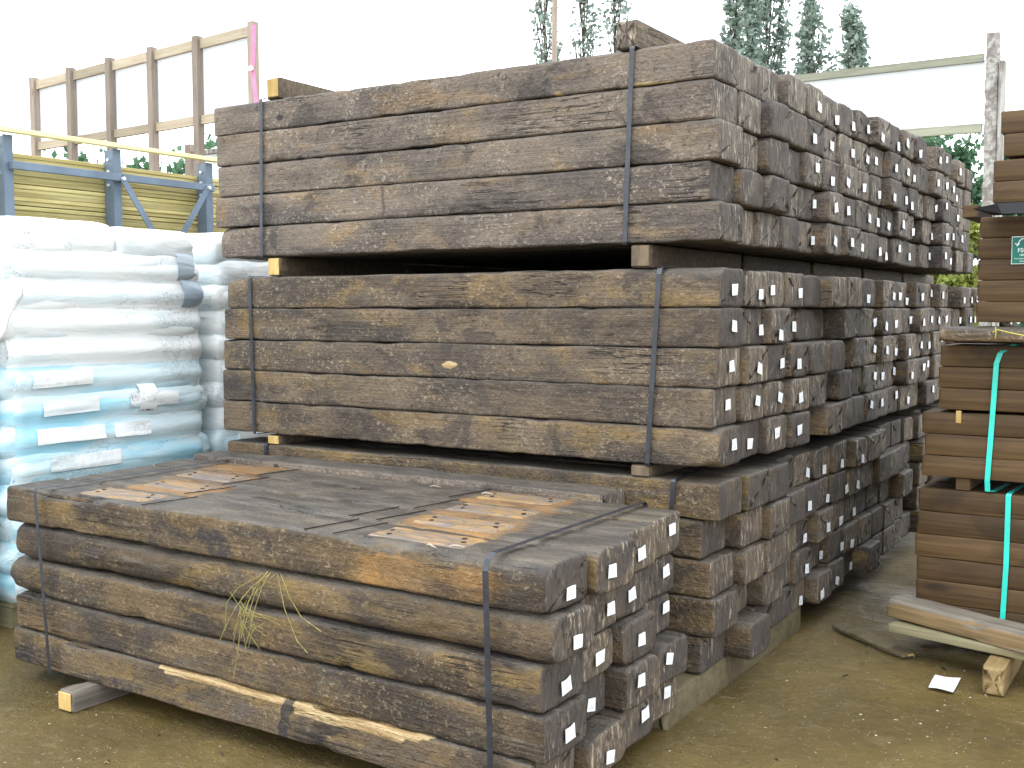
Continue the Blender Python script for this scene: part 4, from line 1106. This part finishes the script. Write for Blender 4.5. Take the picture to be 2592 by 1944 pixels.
# loose plank and card
me = sleeper_mesh('loose_plank', L=.50, Wd=.075, H=.022, rad=(.004,)*4, nl=30, ns=4, nc=2, amp=.003, seed=605, mat=M_MUDW)
o = link('loose_plank', me, None, (.49, 1.035, GZ+.002), (.12, 0, -.66)); tag(o, 'short dark plank lying loose on the mud', 'plank')
c = MB(); c.tube([(0, 0, .012), (.02, .01, .02), (.035, .0, .014)], [.006, .004, .001], 5); q = c.build('split_end', M_CUT, o)
m = MB(); V = []
cor = [(.647, .676), (.740, .675), (.735, .860), (.637, .851)]
n = 6
for s in (0, 1):
    for i in range(n+1):
        for j in range(n+1):
            a, b = i/n, j/n
            x = (cor[0][0]*(1-a)+cor[1][0]*a)*(1-b)+(cor[3][0]*(1-a)+cor[2][0]*a)*b
            y = (cor[0][1]*(1-a)+cor[1][1]*a)*(1-b)+(cor[3][1]*(1-a)+cor[2][1]*a)*b
            m.v.append((x, y, GZ+.006+.003*math.sin(a*4+b*3)+s*.0012))
q = (n+1)**2
for i in range(n):
    for j in range(n):
        p = i*(n+1)+j; m.f.append((p, p+n+1, p+n+2, p+1)[::-1]); m.f.append((q+p, q+p+n+1, q+p+n+2, q+p+1))
o = m.build('paper_card', M_LBL); fixn(o.data); tag(o, 'white card lying on the mud below the pale lath', 'card')

# green certification sign on the third pack
def sign():
    root = empty('green_sign', (.875, 1.19, 1.93)); tag(root, 'small green sign with white tree tick mark on third pack', 'sign')
    def add(m, name, mat): o = m.build(name, mat, root); fixn(o.data); return o
    W_, H_ = .044, .058
    m = MB(); m.box(-W_, W_, .001, .004, -H_, H_, .0012); add(m, 'plate', M_SIGNW)
    m = MB(); m.box(-W_+.0035, W_-.0035, -.0008, .0008, -H_+.0035, H_-.0035); add(m, 'green_panel', M_GREEN)
    m = MB()
    arc = [(-.021+.0, 0, .017), (-.019, 0, .027), (-.012, 0, .040), (-.004, 0, .047), (.006, 0, .048), (.014, 0, .042), (.018, 0, .032), (.016, 0, .022), (.008, 0, .016)]
    m.band([(a, -.0018, c) for a, _, c in arc], (0, 1, 0), .0016, .0042)
    m.band([(-.029, -.0018, .030), (-.021, -.0018, .017+.002), (-.012, -.0018, .029)], (0, 1, 0), .0014, .0040)
    add(m, 'tree_mark', M_SIGNW)
    for (txt, sz, zz) in (('FSC', .024, -.008), ('100%', .012, -.024), ('From well-managed', .0078, -.037), ('forests', .0078, -.048)):
        cu = bpy.data.curves.new('t', 'FONT'); cu.body = txt; cu.size = sz; cu.align_x = 'CENTER'; cu.extrude = .0004; cu.offset = sz*.012
        to = bpy.data.objects.new('t', cu); COL.objects.link(to)
        dg = bpy.context.evaluated_depsgraph_get(); me = bpy.data.meshes.new_from_object(to.evaluated_get(dg))
        bpy.data.objects.remove(to); me.materials.clear(); me.materials.append(M_SIGNW)
        t = link('lettering', me, root, (0, -.0018, zz), (math.pi/2, 0, 0))
sign()

# ------------------------------------------------------------------ trees
def tree(name, loc, h, rad, lab, grp, mat, seed, style, nleaf, ls):
    rn = random.Random(seed); root = empty(name, loc); tag(root, lab, 'tree', grp)
    t = MB(); cl = []
    top = Vector((rn.uniform(-.3, .3), rn.uniform(-.3, .3), h*(.96 if style == 'poplar' else .7)))
    n = 10
    t.tube([top*(i/n)+Vector((.05*math.sin(i*1.3+seed), .05*math.cos(i+seed), 0)) for i in range(n+1)], [max(.02, h*.009*(1-i/n*.93)) for i in range(n+1)], 7)
    if style == 'poplar':
        nb = 46
        for k in range(nb):
            f = .16+.80*(k/nb); base = top*f; a = rn.uniform(0, 6.28)
            env = rad*math.sin(min(1, (1-f)*1.55+.08)*math.pi/2)*rn.uniform(.6, 1.1)
            ln = h*rn.uniform(.14, .26)*(1.15-f*.5)
            pts = []
            for i in range(6):
                s = i/5; rr = env*(s**.6)
                pts.append(base+Vector((math.cos(a)*rr, math.sin(a)*rr, ln*s)))
            t.tube(pts, [h*.0018*(1-.8*i/5)+.004 for i in range(6)], 4)
            for i in range(2, 6): cl.append((pts[i], .16+.22*rad*(1-.09*i)))
        cl.append((top, .2))
    else:
        nb = 26
        for k in range(nb):
            f = rn.uniform(.3, 1); base = top*f; a = rn.uniform(0, 6.28); e = rn.uniform(.1, 1.1)
            ln = rad*rn.uniform(.55, 1.05)
            d = Vector((math.cos(a)*math.cos(e), math.sin(a)*math.cos(e), math.sin(e)))
            pts = [base+d*ln*s+Vector((0, 0, .1*s*s)) for s in (0, .25, .5, .75, 1)]
            t.tube(pts, [h*.006*(1-.8*s)+.004 for s in (0, .25, .5, .75, 1)], 4)
            for p in pts[2:]: cl.append((p, rad*rn.uniform(.16, .32)))
    tr_ = t.build('trunk', M_BARK, root); fixn(tr_.data)
    lf = MB()
    for k in range(nleaf):
        p, r = cl[rn.randrange(len(cl))]
        while True:
            q = Vector((rn.gauss(0, .5), rn.gauss(0, .5), rn.gauss(0, .62 if style == 'poplar' else .45)))
            if q.length < 1.3: break
        c = p+q*r
        ax = Vector((rn.uniform(-1, 1), rn.uniform(-1, 1), rn.uniform(-.6, 1))).normalized(); bx = ax.orthogonal().normalized()
        s = ls*rn.uniform(.6, 1.4); i = len(lf.v)
        bx = (Matrix.Rotation(rn.uniform(0, 6.28), 3, ax) @ bx); cx = ax.cross(bx)
        lf.v += [tuple(c-bx*s*.5), tuple(c+cx*s*.35), tuple(c+bx*s*.6+ax*s*.15), tuple(c-cx*s*.35)]
        lf.f.append((i, i+1, i+2, i+3))
    link('crown', lf.me('crown', mat), root)
    return root
pop = [((-20.9, 34, 0), 15.2, .8, 'thin sparse poplar beside the thin pole, left of the loose bearer'),
       ((-19.2, 34.5, 0), 15.4, .75, 'thin sparse poplar just left of the brown loose bearer'),
       ((-17.6, 34, 0), 15.0, .7, 'sparse poplar standing right above the brown loose bearer'),
       ((-13.2, 34, 0), 14.9, .55, 'tall narrow poplar at the left of the right hand clump'),
       ((-12.3, 35, 0), 14.6, .85, 'tallest full poplar in the middle of the right hand clump'),
       ((-12.3, 33, 0), 12.4, .6, 'short poplar between two tall ones behind the stack corner'),
       ((-10.35, 34, 0), 11.9, .85, 'lower bushy poplar above the white sheet rail'),
       ((-9.3, 34.5, 0), 11.4, .65, 'lowest poplar with curled tip above the white sheet rail')]
for k, (l, h, r, lab) in enumerate(pop):
    tree('poplar_tree', (l[0], l[1], GZ), h, r, lab, 'poplars on the skyline', M_LEAF, 30+k, 'poplar', 3900 if k > 2 else 1500, .18)
far = [(-38, 18, 6.9), (-35, 19, 7.2), (-33.3, 22.5, 6.9), (-31.6, 21.6, 7.3), (-29.9, 23, 7.2), (-28.5, 23.4, 7.4), (-27.3, 24, 6.9), (-26.2, 25, 7.1), (-40, 16, 7.4)]
for k, (x, y, h) in enumerate(far):
    tree('distant_tree', (x, y, GZ), h*1.13, 2.2, f'distant bushy tree on the left skyline, {ORD[k]} of its row from the left' if k < 8 else 'distant tree at the far left edge of the skyline row', 'distant trees on the left skyline', M_LEAFD, 60+k, 'round', 1500, .30)
near = [((-2.2, 13.5), 5.3, 1.0, 'dark green tree seen under the white sheet rail', M_LEAFD), ((-2.0, 14.5), 5.0, .6, 'slim dark tree just left of the weathered post', M_LEAFD),
        ((-1.45, 12.6), 4.6, .55, 'yellow green bush left of the weathered post', M_LEAFY), ((-.95, 13.5), 4.4, .7, 'green bush right of the weathered post', M_LEAFD),
        ((-4.3, 14), 4.3, 1.5, 'dark tree largely hidden by the far end of the stack', M_LEAFD)]
for k, (p, h, r, lab, mt) in enumerate(near):
    tree('leafy_tree', (p[0], p[1], GZ), h, r, lab, 'leafy trees behind the yard', mt, 80+k, 'round', 5200, .10)
